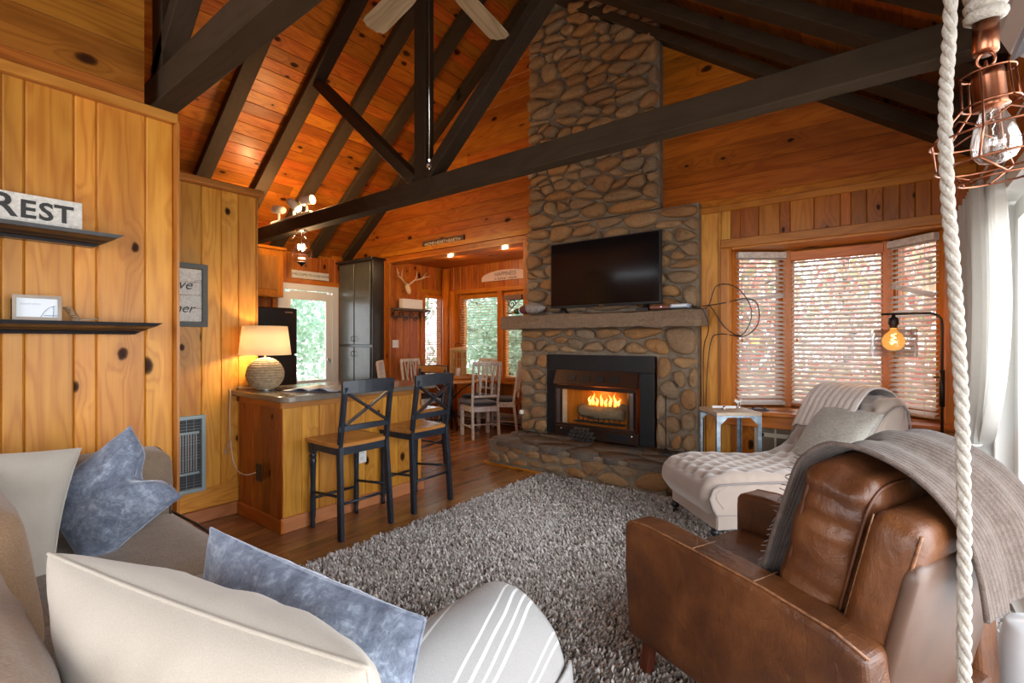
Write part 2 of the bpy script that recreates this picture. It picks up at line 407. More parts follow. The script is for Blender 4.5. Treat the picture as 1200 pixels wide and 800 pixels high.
M['rope'] = plain('cotton_rope', (.44, .405, .355), .9, bump=.5, bscale=200, var=.15, vscale=60)
M['copper'] = plain('brushed_copper', (.36, .14, .075), .28, metal=1, var=.25, vscale=30)
M['galv'] = plain('galvanised_steel', (.24, .29, .34), .45, metal=.6, var=.4, vscale=25)

# ---------------------------------------------------------------- planks
def plank(parent, c, l, n, L, W, T, mat, name='plank', ch=.004, mesh_cache={}):
    """board whose front face centre is c; l = length direction, n = facing direction"""
    l = Vector(l).normalized(); n = Vector(n).normalized(); wv = n.cross(l)
    key = (round(L, 3), round(W, 3), round(T, 3), ch, mat.name)
    me = mesh_cache.get(key)
    if me is None:
        h = W / 2; g = h - .0006
        pr = [(-g, -T), (g, -T), (g, -ch), (g - ch, 0), (-g + ch, 0), (-g, -ch)]
        vs = [(x, y, z) for x in (-L / 2 + .0005, L / 2 - .0005) for y, z in pr]
        fs = [(5, 4, 3, 2, 1, 0), (6, 7, 8, 9, 10, 11)] + [(i, (i + 1) % 6, 6 + (i + 1) % 6, 6 + i) for i in range(6)]
        me = bpy.data.meshes.new(name); me.from_pydata(vs, [], fs); me.materials.append(mat); me.update(); mesh_cache[key] = me
    o = bpy.data.objects.new(name, me); link(o, parent)
    m = Matrix((l, wv, n)).transposed().to_4x4(); m.translation = Vector(c); o.matrix_basis = m; return o

def breaks(a, b, lo, hi):
    out = [a]; 
    while b - out[-1] > hi: out.append(out[-1] + random.uniform(lo, hi))
    if b - out[-1] < lo * .4 and len(out) > 1: out.pop()
    out.append(b); return out

# ---------------------------------------------------------------- stones
def clip(poly, a, b, c):
    """keep a*x+b*y<=c"""
    out = []
    for i in range(len(poly)):
        p = poly[i]; q = poly[(i + 1) % len(poly)]; dp = a * p[0] + b * p[1] - c; dq = a * q[0] + b * q[1] - c
        if dp <= 0: out.append(p)
        if (dp < 0) != (dq < 0) and abs(dp - dq) > 1e-12:
            s = dp / (dp - dq); out.append((p[0] + s * (q[0] - p[0]), p[1] + s * (q[1] - p[1])))
    return out
def cells(x0, x1, y0, y1, n, stretch, seed, relax=2, jit=1.0):
    rs = np.random.RandomState(seed); W = (x1 - x0) / stretch; H = y1 - y0
    P = rs.rand(n, 2) * [W, H]
    g = np.stack(np.meshgrid(np.linspace(0, W, 70), np.linspace(0, H, 70)), -1).reshape(-1, 2)
    for _ in range(relax):
        k = ((g[:, None] - P[None]) ** 2).sum(-1).argmin(1)
        for i in range(n):
            s = g[k == i]
            if len(s): P[i] = P[i] * (1 - jit) + s.mean(0) * jit
    res = []
    wgt = rs.rand(n) * (W * H / n) * .35
    for i in range(n):
        poly = [(0, 0), (W, 0), (W, H), (0, H)]
        for j in np.argsort(((P - P[i]) ** 2).sum(1))[1:22]:
            d = P[j] - P[i]; c = ((P[j] ** 2).sum() - (P[i] ** 2).sum()) / 2 + (wgt[i] - wgt[j]) / 2
            poly = clip(poly, d[0], d[1], c)
            if len(poly) < 3: break
        if len(poly) >= 3: res.append([(x0 + p[0] * stretch, y0 + p[1]) for p in poly])
    return res
def rounded(poly, gap, it=2, k=.26):
    cx = sum(p[0] for p in poly) / len(poly); cy = sum(p[1] for p in poly) / len(poly)
    ex = max(p[0] for p in poly) - min(p[0] for p in poly); ey = max(p[1] for p in poly) - min(p[1] for p in poly)
    if ex < gap * 2.6 or ey < gap * 2.6: return None, None
    fx = 1 - 2 * gap / ex; fy = 1 - 2 * gap / ey
    q = [(cx + (p[0] - cx) * fx, cy + (p[1] - cy) * fy) for p in poly]
    # drop tiny edges
    r = [p for i, p in enumerate(q) if (p[0] - q[i - 1][0]) ** 2 + (p[1] - q[i - 1][1]) ** 2 > (.10 * (ex + ey) / 2) ** 2]
    if len(r) >= 3: q = r
    for _ in range(it):
        o = []
        for i in range(len(q)):
            a = q[i]; b = q[(i + 1) % len(q)]
            o.append((a[0] + (b[0] - a[0]) * k, a[1] + (b[1] - a[1]) * k)); o.append((a[0] + (b[0] - a[0]) * (1 - k), a[1] + (b[1] - a[1]) * (1 - k)))
        q = o
    return q, (cx, cy)
def stones(parent, polys, place, depth, gap, mat, name='stone', flat=False, seed=1, lim=300, it=2):
    """place(a,b,h) -> world point, h = height out of the mortar"""
    rs = random.Random(seed); k = 0
    for poly in polys:
        q, c = rounded(poly, gap * rs.uniform(.6, 1.5), it)
        if q is None: continue
        ex = max(p[0] for p in q) - min(p[0] for p in q); ey = max(p[1] for p in q) - min(p[1] for p in q)
        if min(ex, ey) < .02: continue
        d = depth * rs.uniform(.75, 1.25) * (1 if flat else min(1.15, .45 + min(ex, ey) * 6))
        rings = [(1.0, -.012), (1.0, d * .25), (.93, d * .68), (.76, d * .93), (.42, d)] if not flat else [(1.0, -.01), (1.0, d * .8), (.985, d)]
        vs = []; n = len(q); tx = rs.uniform(-.12, .12); ty = rs.uniform(-.15, .15)
        org = Vector(place(c[0], c[1], 0))
        for s, h in rings:
            for p in q:
                a = c[0] + (p[0] - c[0]) * s; b = c[1] + (p[1] - c[1]) * s
                nz = noise.noise(Vector((a * 16 + seed, b * 16, s * 3))) * (.0035 if flat else .016)
                hh = h + (nz + (tx * (p[0] - c[0]) + ty * (p[1] - c[1])) * s * (0 if flat else .8)) * (1 if h > 0 else 0)
                vs.append(Vector(place(a, b, hh)) - org)
        vs.append(Vector(place(c[0], c[1], rings[-1][1] + (0 if flat else .002))) - org)
        fs = [(r * n + i, r * n + (i + 1) % n, (r + 1) * n + (i + 1) % n, (r + 1) * n + i) for r in range(len(rings) - 1) for i in range(n)]
        fs += [((len(rings) - 1) * n + i, (len(rings) - 1) * n + (i + 1) % n, len(rings) * n) for i in range(n)]
        mb = MB(); mb.add(vs, fs, True); o = mb.build(name, mat, parent, fix=False); o.location = org; k += 1
        if k >= lim: break
    return k
def blindmat(name, col):
    t = NT(name); df = t.n('ShaderNodeBsdfDiffuse'); tr = t.n('ShaderNodeBsdfTranslucent'); df.inputs[0].default_value = (*col, 1); tr.inputs[0].default_value = (*col, 1)
    mx = t.n('ShaderNodeMixShader'); mx.inputs[0].default_value = .38; t.l(df.outputs[0], mx.inputs[1]); t.l(tr.outputs[0], mx.inputs[2]); t.l(mx.outputs[0], t.t.nodes['Material Output'].inputs[0]); return t.m
# ================================================================ SETTING
GY = 4.66                 # gable wall face
XR, XL, XK = .52, -2.93, -6.94   # right wall, near left wall, kitchen wall
RX, RZ, RS = -3.2, 5.27, .7276  # ridge x, rafter underside z at the ridge, slope
UP = .17                   # vertical gap rafter underside -> ceiling boards
def roofz(x): return RZ + UP - RS * abs(x - RX)

# ---- floor
floor = struct('floor')
M['subfloor'] = plain('subfloor', (.12, .05, .02), .6)
sub = MB().box((-2.9, 1.4, -.06), (9.2, 9.2, .08)).build('subfloor', M['subfloor'], floor)
rnd = random.Random(3)
def floor_area(x0, x1, y0, y1, W, lo, hi):
    n = max(1, round((x1 - x0) / W)); W = (x1 - x0) / n
    for i in range(n):
        y = y0 + 0.0
        st = [y0, y0 + rnd.uniform(lo * .3, hi * .8)]
        while st[-1] < y1 - lo * .6: st.append(st[-1] + rnd.uniform(lo, hi))
        st[-1] = y1
        for a, b in zip(st, st[1:]):
            if b - a > .02: plank(floor, (x0 + (i + .5) * W, (a + b) / 2, 0), (0, 1, 0), (0, 0, 1), b - a, W, .018, M['floor'], ch=.0012)
floor_area(-3.95, -2.45, .75, 5.85, .078, 1.3, 2.6)
floor_area(-6.0, -3.95, 2.95, 5.85, .078, 1.6, 3.0)
floor_area(-2.45, XR, .1, 4.1, .16, 2.0, 4.0)
floor_area(-2.45, XR, 4.1, GY, .16, .5, 1.0)
MB().box((-1.2, -1.4, -.01), (3.5, 3.0, .02)).build('floor_board', M['floor'], floor)

# ---- near left wall (vertical pine boards) with the loft wall above it
wl = struct('wall_left')
MB().box((XL - .07, -1.05, 1.21), (.10, 3.90, 2.42)).build('core', M['pine_z'], wl)
for a, b in zip((-.62, -.36, -.12, .10, .30, .37, .53, .61, .80), (-.36, -.12, .10, .30, .37, .53, .61, .80, .92)):
    plank(wl, (XL, (a + b) / 2, 1.21), (0, 0, 1), (1, 0, 0), 2.42, b - a, .02, M['pine'], ch=.007)
MB().box((XL - .025, .925, 1.21), (.15, .012, 2.42)).build('end_board', M['pine_z'], wl)
lw = struct('wall_loft')
MB().box((XL - .09, -1.1, 3.85), (.10, 3.8, 2.85)).build('core', M['pine_y'], lw)
MB().box((-4.97, .74, 3.95), (3.9, .08, 2.9)).build('loft_closure', M['pine_gable'], lw)  # unseen wall, added to close the loft off from light
z = 2.475
for h in (.075, .20, .15, .17, .16, .18, .17, .16, .18, .17, .16, .18, .17, .16, .18, .17):
    if z + h > 5.2: break
    e = breaks(-1.9, .80, 1.4, 2.6)
    for a, b in zip(e, e[1:]): plank(lw, (XL - .02, (a + b) / 2, z + h / 2), (0, 1, 0), (1, 0, 0), b - a, h, .02, M['pine_loft'], ch=.004)
    z += h
t = MB().box((XL + .005, -.5, 2.445), (.07, 2.86, .05), ch=.006).build('trim_1', M['pine_y'], None); t['kind'] = 'structure'

# ---- recessed stub wall beside the bar
ws = struct('wall_left_recess')
MB().box((-3.96, 1.33, 1.22), (.12, .86, 2.40)).build('core', M['pine_z'], ws)
MB().box((-3.44, .855, 1.22), (.9, .05, 2.4)).build('return_board', M['pine_z'], ws)
for a, b in ((.93, 1.06), (1.06, 1.22), (1.22, 1.39), (1.39, 1.52), (1.52, 1.64), (1.64, 1.772)):
    plank(ws, (-3.88, (a + b) / 2, 1.325), (0, 0, 1), (1, 0, 0), 2.17, b - a, .02, M['pine'], ch=.006)
plank(ws, (-3.885, 1.29, .165), (0, 1, 0), (1, 0, 0), .72, .15, .02, M['pine'], ch=.003)
MB().box((-3.95, 1.778, 1.22), (.14, .012, 2.4)).build('end_board', M['pine_z'], ws)
t = MB().box((-3.89, 1.36, 2.435), (.16, .88, .045), ch=.006).build('trim_2', M['pine_y'], None); t['kind'] = 'structure'
t = MB().box((-3.872, 1.28, .045), (.02, .71, .09), ch=.005).build('baseboard_left', M['pinkpine_y'], None); t['kind'] = 'structure'

# ---- gable wall
wg = struct('wall_gable')
MB().box((-1.28, GY + .08, 1.25), (.30, .12, 2.5)).box((.50, GY + .08, 1.30), (.32, .12, 2.6)).box((-.39, GY + .08, 2.34), (1.5, .12, .34)).box((-.39, GY + .08, .33), (1.5, .12, .66)) \
    .box((-2.4, GY + .10, 1.25), (2.1, .12, 2.5)).box((-6.5, GY + .09, 1.25), (.95, .12, 2.5)).build('core', M['orange_z'], wg)
MB().prism([(-7.2, 2.5), (.9, 2.5), (.9, 2.55), (RX, 5.5), (-7.2, 2.55)], GY + .03, GY + .16).build('gable_core', M['orange_x'], wg)
bx = [-1.36, -1.21, -1.18, -1.10, -1.02, -.87, -.71, -.63, -.46, -.28, -.21, -.11, -.01, .09, .18, .27, .38, .52]
for a, b in zip(bx, bx[1:]):
    c = (a + b) / 2; W = b - a
    if c < -1.13 or c > .34: plank(wg, (c, GY, 1.265), (0, 0, 1), (0, -1, 0), 2.53, W, .02, M['pine_orange' if c > -1 else 'pine'], ch=.005)
    else:
        plank(wg, (c, GY, 2.355), (0, 0, 1), (0, -1, 0), .35, W, .02, M['pine_gable'], ch=.005)
        plank(wg, (c, GY, .325), (0, 0, 1), (0, -1, 0), .65, W, .02, M['pine_gable'], ch=.005)
plank(wg, (-6.13, GY, 1.24), (0, 0, 1), (0, -1, 0), 2.48, .17, .02, M['pine_orange'])
plank(wg, (-6.6, GY, 1.24), (0, 0, 1), (0, -1, 0), 2.48, .6, .02, M['pine_orange'])
plank(wg, (-5.98, GY - .005, 1.24), (0, 0, 1), (0, -1, 0), 2.48, .13, .03, M['pine_orange'], name='post_board')
plank(wg, (-3.33, GY - .004, 1.24), (0, 0, 1), (0, -1, 0), 2.48, .15, .12, M['pine_orange'], name='post_board')
MB().box((-3.34, GY + .12, 1.24), (.16, .24, 2.48)).build('jamb_board', M['orange_z'], wg)
z = 2.48; hs = [.115, .175, .11, .19, .17, .12, .20, .15, .18, .13, .20, .16, .12, .18, .17, .15, .19, .16, .15, .17, .16]
for i, h in enumerate(hs):
    xr = RX + (RZ + UP - z) / RS; xl = RX - (RZ + UP - z) / RS
    if xr - RX < .15: break
    xr = min(xr + .02, XR + .02); xl = max(xl - .02, XK)
    for (p, q) in ((xl, -3.2), (-1.74, xr)):
        if q - p < .06: continue
        e = breaks(p, q, 1.1, 2.4)
        for a, b in zip(e, e[1:]): plank(wg, ((a + b) / 2, GY, z + h / 2), (1, 0, 0), (0, -1, 0), b - a, h, .03, M['pine_orange' if q < -2 else 'pine_gable'], ch=.004)
    z += h
# header lip under the gable boards
t = MB().box((-4.66, GY + .10, 2.485), (2.6, .22, .02)).build('trim_3', M['orange_x'], None); t['kind'] = 'structure'
t = MB().box((-.43, GY - .012, 2.50), (1.88, .02, .06), ch=.006).build('trim_4', M['orange_x'], None); t['kind'] = 'structure'

# ---- dining alcove
AX, AY, AZ = -6.0, 5.85, 2.53
al = struct('wall_alcove')
MB().box((AX - .07, 4.98, 1.27), (.12, .68, 2.6)).box((AX - .07, 5.60, .35), (.12, .6, .70)).box((AX - .07, 5.60, 2.32), (.12, .6, .45)).box((AX - .07, 5.87, 1.27), (.12, .1, 2.6)) \
    .box((-5.82, AY + .07, 1.27), (.42, .12, 2.6)).box((-4.66, AY + .07, .34), (2.5, .12, .68)).box((-4.66, AY + .07, 2.30), (2.5, .12, .46)).box((-3.3, AY + .07, 1.27), (.4, .12, 2.6)).build('core', M['orange_z'], al)
MB().box((-3.22, 5.3, 1.27), (.10, 1.2, 2.6)).build('side_core', M['orange_z'], al)
y = 4.70
for W in (.14, .15, .13, .15, .11):
    plank(al, (AX, y + W / 2, 1.265), (0, 0, 1), (1, 0, 0), 2.53, W, .02, M['pine_orange'], ch=.006); y += W
for y0, W in ((5.38, .14), (5.52, .15), (5.67, .14)):
    plank(al, (AX, y0 + W / 2, .36), (0, 0, 1), (1, 0, 0), .70, W, .02, M['pine_orange'], ch=.006)
    plank(al, (AX, y0 + W / 2, 2.325), (0, 0, 1), (1, 0, 0), .41, W, .02, M['pine_orange'], ch=.006)
x = AX
for i in range(19):
    W = (.14, .12, .15, .13)[i % 4]
    if x + W > -3.3: break
    if x < -5.72: plank(al, (x + W / 2, AY, 1.265), (0, 0, 1), (0, -1, 0), 2.53, W, .02, M['pine_orange'], ch=.006)
    else:
        plank(al, (x + W / 2, AY, 2.335), (0, 0, 1), (0, -1, 0), .39, W, .02, M['pine_orange'], ch=.006)
        plank(al, (x + W / 2, AY, .33), (0, 0, 1), (0, -1, 0), .66, W, .02, M['pine_red'], ch=.006)
    x += W
ac = struct('ceiling_alcove')
MB().box((-4.6, 5.28, AZ + .06), (3.0, 1.3, .06)).build('core', M['orange_x'], ac)
for i in range(8):
    plank(ac, (-4.62, 4.85 + i * .14, AZ), (1, 0, 0), (0, 0, -1), 2.8, .14, .02, M['pine_orange'], ch=.004)
# log corner post
t = MB().tube([(-5.86, AY - .06, 0), (-5.87, AY - .055, 1.2), (-5.86, AY - .06, 2.5)], [.075, .068, .072], 12).build('trim_5', M['orange_z'], None); t['kind'] = 'structure'
t = MB().tube([(-5.72, AY - .05, 0), (-5.715, AY - .05, 1.3), (-5.72, AY - .05, 2.12)], [.06, .055, .058], 12).build('trim_6', M['orange_z'], None); t['kind'] = 'structure'

# ---- kitchen wall and its door
wk = struct('wall_kitchen')
MB().box((XK - .07, 2.1, 1.3), (.12, 2.8, 2.7)).box((XK - .07, 4.55, 1.3), (.12, .4, 2.7)).box((XK - .07, 3.93, 2.36), (.12, .9, .5)).build('core', M['orange_z'], wk)
y = .82
for i in range(28):
    W = (.13, .15, .11, .14)[i % 4]
    if y + W > 4.66: break
    if 3.42 < y + W / 2 < 4.42: plank(wk, (XK, y + W / 2, 2.37), (0, 0, 1), (1, 0, 0), .44, W, .02, M['pine_orange'], ch=.006)
    else: plank(wk, (XK, y + W / 2, 1.3), (0, 0, 1), (1, 0, 0), 2.58, W, .02, M['pine_orange'], ch=.006)
    y += W
MB().box((-5.4, .82, 1.3), (3.1, .06, 2.6)).build('kitchen_end_wall', M['pine_x'], wk)
dr = struct('door_1')
MB().box((XK + .02, 3.50, 1.03), (.05, .10, 2.06)).box((XK + .02, 4.37, 1.03), (.05, .10, 2.06)).box((XK + .02, 3.935, 2.10), (.05, .97, .09)).build('door_frame', M['white'], dr)
MB().box((XK + .01, 3.60, 1.02), (.04, .10, 2.0)).box((XK + .01, 4.27, 1.02), (.04, .11, 2.0)).box((XK + .01, 3.935, 1.98), (.04, .6, .13)).box((XK + .01, 3.935, .35), (.04, .6, .7)).build('door_leaf', M['white'], dr)
MB().box((XK + .005, 3.935, 1.3), (.008, .6, 1.24)).build('pane', M['glass'], dr)
MB().lathe([(0.001, 0), (.03, .005), (.032, .03), (.012, .04), (.012, .06)], (XK + .03, 4.25, 1.0), 12, Matrix.Rotation(pi / 2, 3, 'Y')).build('door_knob', M['chrome'], dr)
t = MB().box((XK + .02, 4.46, 1.07), (.05, .07, 2.14)).box((XK + .02, 3.41, 1.07), (.05, .07, 2.14)).box((XK + .02, 3.935, 2.18), (.05, 1.12, .07)).build('trim_7', M['orange_y'], None); t['kind'] = 'structure'

# ---- right wall with the sliding door
wr = struct('wall_right')
MB().box((XR + .065, 4.27, 1.3), (.12, .90, 2.8)).box((XR + .07, 1.2, 2.34), (.12, 5.4, .5)).box((XR + .07, -2.0, 1.2), (.12, 1.6, 2.6)).build('core', M['orange_z'], wr)
for y0, W in ((3.86, .13), (3.99, .14), (4.13, .13), (4.26, .14), (4.40, .13), (4.53, .13)):
    plank(wr, (XR, y0 + W / 2, 1.28), (0, 0, 1), (-1, 0, 0), 2.56, W, .02, M['pine_orange'], ch=.005)
for zz, h in ((2.12, .14), (2.26, .15), (2.41, .15)):
    plank(wr, (XR, 1.4, zz + h / 2), (0, 1, 0), (-1, 0, 0), 4.92, h, .02, M['pine_orange'], ch=.004)
dd = struct('door_2')
MB().box((XR + .03, 3.80, 1.03), (.14, .12, 2.06), ch=.004).box((XR + .03, -.70, 1.03), (.14, .12, 2.06)).box((XR + .03, 1.55, 2.09), (.14, 4.6, .07)).box((XR + .03, 1.55, .02), (.14, 4.6, .05)).build('door_frame', M['white'], dd)
for y0, y1 in ((3.74, 2.2), (2.2, .72), (.72, -.64)):
    lo, hi = min(y0, y1), max(y0, y1)
    sash = MB().box((XR + .06, lo + .05, 1.05), (.05, .09, 1.98), ch=.004).box((XR + .06, hi - .05, 1.05), (.05, .09, 1.98), ch=.004).box((XR + .06, (lo + hi) / 2, 1.99), (.05, hi - lo - .1, .10)).box((XR + .06, (lo + hi) / 2, .12), (.05, hi - lo - .1, .16)).build('sash', M['white'], dd)
    MB().box((XR + .06, (lo + hi) / 2, 1.07), (.006, hi - lo - .17, 1.75)).build('pane', M['glass'], sash)

# ---- rear wall with a big glazed opening behind the camera
wb = struct('wall_back')
MB().box((-2.95, -3.0, 1.7), (.3, .1, 3.4)).box((.45, -3.0, 1.7), (.3, .1, 3.4)).box((-1.2, -3.0, .3), (3.4, .1, .6)).box((-1.2, -3.0, 4.2), (3.5, .1, 2.2)).build('core', M['pine_x'], wb)

# ---- ceiling: boards along Y on both slopes, rafters below them
ce = struct('ceiling')
ca = 1 / sqrt(1 + RS * RS); sa = RS * ca
def slope_pt(side, s, y, d=0):
    """s metres down the slope from the ridge, d below the boards"""
    return (RX + side * (s * ca) - side * d * sa * 0, y, RZ + UP - s * sa - d)
for side, s1 in ((-1, 5.1), (1, 5.0)):
    n = Vector((side * -sa, 0, -ca)); mid = Vector(slope_pt(side, s1 / 2, 1.0)) - n * .04
    L = Vector((side * ca, 0, -sa))
    mb = MB(); mb.box(mid, (s1 + .1, 8.3, .04), Matrix((L, Vector((0, 1, 0)), L.cross(Vector((0, 1, 0))))).transposed()); mb.build('core', M['beam_y'], ce)
    s = .0; k = 0
    while s < s1 - .05:
        W = (.135, .12, .15, .13, .14)[k % 5]; k += 1
        ylo = (.78 if side < 0 else -.2)
        st = [ylo, ylo + rnd.uniform(.5, 1.4)]
        while st[-1] < 4.2: st.append(st[-1] + rnd.uniform(1.1, 2.2))
        st[-1] = 4.66
        for a, b in zip(st, st[1:]):
            if b - a > .03: plank(ce, slope_pt(side, s + W / 2, (a + b) / 2), (0, 1, 0), n, b - a, W, .02, M['pine_red'], ch=.004)
        s += W
RY = [4.60, 4.01, 3.43, 2.86, 2.22, 1.60, .92, .30, -.32]
for y in RY:
    for side, s1 in ((-1, 5.05), (1, 4.65)):
        if side < 0 and y < .8: continue
        truss = abs(y - 2.86) < .01 or abs(y - .92) < .01
        D = .20 if side > 0 else .155; wd = .085
        a = Vector(slope_pt(side, 0, y)); b = Vector(slope_pt(side, s1, y))
        n = Vector((side * -sa, 0, -ca))
        a += n * (D / 2); b += n * (D / 2)
        MB().bar(a, b, wd, D, up=(0, 1, 0), ch=.004).build('rafter', M['beam_z' if False else 'beam'], ce)
MB().box((RX, 1.4, RZ + UP - .16), (.05, 6.6, .3)).build('ridge_board', M['beam_y'], ce)
# mantel-side right eave board
MB().box((XR - .02, 2.0, 2.60), (.06, 5.3, .12)).build('eave_board', M['orange_y'], ce)

# ---- trusses
def truss(y, label, x0, x1, zb=2.54, kx=RX, sw=.135):
    t = thing('roof_truss', label, 'roof truss', (0, 0, 0))
    MB().box(((x0 + x1) / 2, y + .0, zb + .0775), (x1 - x0, .12, .155), ch=.005).build('tie_beam', M['beam_x'], t)
    MB().box((kx, y, (zb + .155 + RZ) / 2 + .03), (.145, .10, RZ - zb - .155 + .06), ch=.004).build('king_post', M['beam_z'], t)
    for s in (-1, 1):
        if y < 1 and s < 0: continue
        MB().bar((RX + s * .09, y, zb + .17), (RX + s * 1.66, y, RZ - RS * 1.66 + .02), .095, sw, up=(0, 1, 0), ch=.004).build('strut', M['beam_x'], t)
    return t
truss(2.89, 'dark stained roof truss crossing the whole room in front of the stone chimney', -6.9, XR + .0)
truss(.925, 'dark stained roof truss in the top left corner, ending on the near pine wall', -3.27, XR, 2.545, -3.03, .10)

# ---- bay window
def blind(name, label, cx, cy, rz, W, z0, z1, nsl, mat, head, tilt=.35, broken=None, hh=.045):
    b = thing(name, label, 'blind', (cx, cy, 0), rz, None)
    MB().box((0, -.006, z1 - hh / 2 + .002), (W, .055, hh), ch=.004).build('headrail', head, b)
    me = None; zs = [z0 + .03 + i * (z1 - .06 - z0 - .03) / (nsl - 1) for i in range(nsl)]
    for i, zz in enumerate(zs):
        if me is None:
            o = MB().box((0, 0, 0), (W - .01, .050, .0045), ch=.0015).build('slat', mat, b); me = o.data
        else: o = bpy.data.objects.new('slat', me); link(o, b)
        o.location = (0, 0, zz); o.rotation_euler = (tilt, 0, random.uniform(-.004, .004))
        if broken and i in broken: o.rotation_euler = (tilt + .3, broken[i], 0)
    MB().box((0, 0, z0 + .008), (W, .05, .018), ch=.004).build('bottom_rail', head, b)
    for x in (-W * .36, 0, W * .36) if W > .5 else (-W * .3, W * .3):
        MB().tube([(x, -.024, z0), (x, -.024, z1)], .0012, 4).build('cord', M['white'], b)
        MB().tube([(x, .024, z0), (x, .024, z1)], .0012, 4).build('cord', M['white'], b)
    for x in (-W * .42,):
        k = MB().tube([(x, -.03, z0 + .6), (x, -.03, z1)], .0012, 4); k.lathe([(.002, .03), (.008, .022), (.009, 0), (.003, 0)], (x, -.03, z0 + .57), 8); k.build('pull_cord', M['orange_z'], b)
    return b
def sash_window(name, cx, cy, rz, W, z0, z1, fw=.05, mat=None, mull=()):
    w_ = struct(name, (cx, cy, 0)); w_.rotation_euler = (0, 0, rz); mat = mat or M['orange_z']
    f = MB().box((-W / 2 + fw / 2, 0, (z0 + z1) / 2), (fw, .07, z1 - z0), ch=.004).box((W / 2 - fw / 2, 0, (z0 + z1) / 2), (fw, .07, z1 - z0), ch=.004)
    f.box((0, 0, z1 - fw / 2), (W - 2 * fw, .07, fw), ch=.004).box((0, 0, z0 + fw / 2), (W - 2 * fw, .07, fw), ch=.004)
    for x in mull: f.box((x, 0, (z0 + z1) / 2), (.03, .05, z1 - z0))
    f.build('window_frame', mat, w_)
    MB().box((0, .01, (z0 + z1) / 2), (W - 2 * fw, .006, z1 - z0 - 2 * fw)).build('pane', M['glass'], w_)
    return w_
ZS, ZT = .70, 2.12
pts = [(-1.09, GY + .07), (-.70, GY + .36), (.02, GY + .36), (.33, GY + .07)]
for i, ((xa, ya), (xb, yb)) in enumerate(zip(pts, pts[1:])):
    W = sqrt((xb - xa) ** 2 + (yb - ya) ** 2); rz = atan2(yb - ya, xb - xa)
    nx, ny = -sin(rz), cos(rz)
    sash_window('window_%d' % (i + 1), (xa + xb) / 2 + nx * .06, (ya + yb) / 2 + ny * .06, rz, W + .02, ZS, ZT, .055 if i == 1 else .075)
    blind('window_blind', ('white slatted blind of the narrow left-hand pane of the bay window', 'widest white slatted blind in the middle of the bay window', 'white slatted blind of the right-hand bay pane behind the glowing lamp')[i],
          (xa + xb) / 2 - nx * .005, (ya + yb) / 2 - ny * .005, rz, W - .05, ZS + .02, ZT - .02, 34, M['blind'] if 'blind' in M else M.setdefault('blind', blindmat('blind_slat_white', (.84, .78, .74))), (M['whitewash'], M['orange_x'], M['whitewash'])[i],
          .45, None if i == 1 else {24: -.09 if i == 0 else .30}, .085 if i == 1 else .055)
    if i < 2: pass
bw = struct('window_bay_surround')
for x, y in pts[1:3]: MB().box((x, y + .02, (ZS + ZT) / 2), (.075, .09, ZT - ZS), ch=.006).build('mullion', M['orange_z'], bw)
MB().prism([(-1.09, GY), (-1.13, GY + .09), (-.72, GY + .46), (.04, GY + .46), (.37, GY + .09), (.33, GY)], ZT, ZT + .05, 'z').build('bay_head', M['orange_x'], bw)
MB().prism([(-1.10, GY), (-1.14, GY + .09), (-.72, GY + .47), (.04, GY + .47), (.38, GY + .09), (.34, GY)], ZS - .05, ZS, 'z').build('bay_seat', M['orange_x'], bw)
MB().box((-1.115, GY + .04, (ZS + ZT) / 2), (.02, .14, ZT - ZS)).box((.355, GY + .04, (ZS + ZT) / 2), (.02, .14, ZT - ZS)).build('side_jamb', M['orange_z'], bw)
MB().box((-1.145, GY - .012, (ZS + ZT) / 2 + .003), (.075, .03, ZT - ZS + .024), ch=.005).box((.385, GY - .012, (ZS + ZT) / 2 + .003), (.075, .03, ZT - ZS + .024), ch=.005).build('window_trim', M['orange_z'], bw)
MB().box((-.38, GY - .012, ZT + .055), (1.605, .03, .075), ch=.005).build('window_trim', M['orange_x'], bw)
MB().box((-.38, GY - .07, ZS - .015), (1.62, .22, .03), ch=.006).build('window_sill', M['orange_x'], bw)
MB().box((-.38, GY - .05, ZS - .085), (1.60, .10, .11), ch=.004).build('sill_apron', M['orange_x'], bw)

# alcove windows
sash_window('window_4', AX + .0, 5.60, pi / 2, .44, .70, 2.08, .045)
blind('window_blind', 'half-drawn narrow blind on the alcove side window beside the wall shelf', AX + .045, 5.60, pi / 2, .40, .74, 2.04, 40, M.setdefault('blind_o', blindmat('blind_slat_amber', (.80, .48, .22))), M['orange_x'], .25)
sash_window('window_5', -5.16, AY + .05, 0, .86, .68, 2.07, .07)
blind('window_blind', 'white slatted blind on the wider window behind the wooden lantern', -5.16, AY - .01, 0, .78, .70, 2.02, 30, M['blind'], M['orange_x'], -.05)
sash_window('window_6', -4.15, AY + .05, 0, 1.1, .68, 2.07, .07)
blind('window_blind', 'white slatted alcove blind next to the left edge of the fireplace', -4.12, AY - .01, 0, 1.0, .70, 2.02, 30, M['blind'], M['orange_x'], -.15)
t = MB().box((-4.6, AY - .015, 2.10), (2.25, .05, .07), ch=.005).box((-4.6, AY - .04, .66), (2.3, .12, .04), ch=.005).build('trim_8', M['orange_x'], None); t['kind'] = 'structure'
t = MB().box((-5.66, AY - .015, 1.38), (.07, .04, 1.42)).box((-4.72, AY - .015, 1.38), (.09, .05, 1.42)).box((AX + .01, 5.36, 1.38), (.03, .05, 1.45)).box((AX + .01, 5.84, 1.38), (.03, .05, 1.45)).build('trim_9', M['orange_z'], None); t['kind'] = 'structure'
t = MB().box((AX + .01, 5.60, 2.11), (.04, .54, .06)).build('trim_10', M['orange_y'], None); t['kind'] = 'structure'

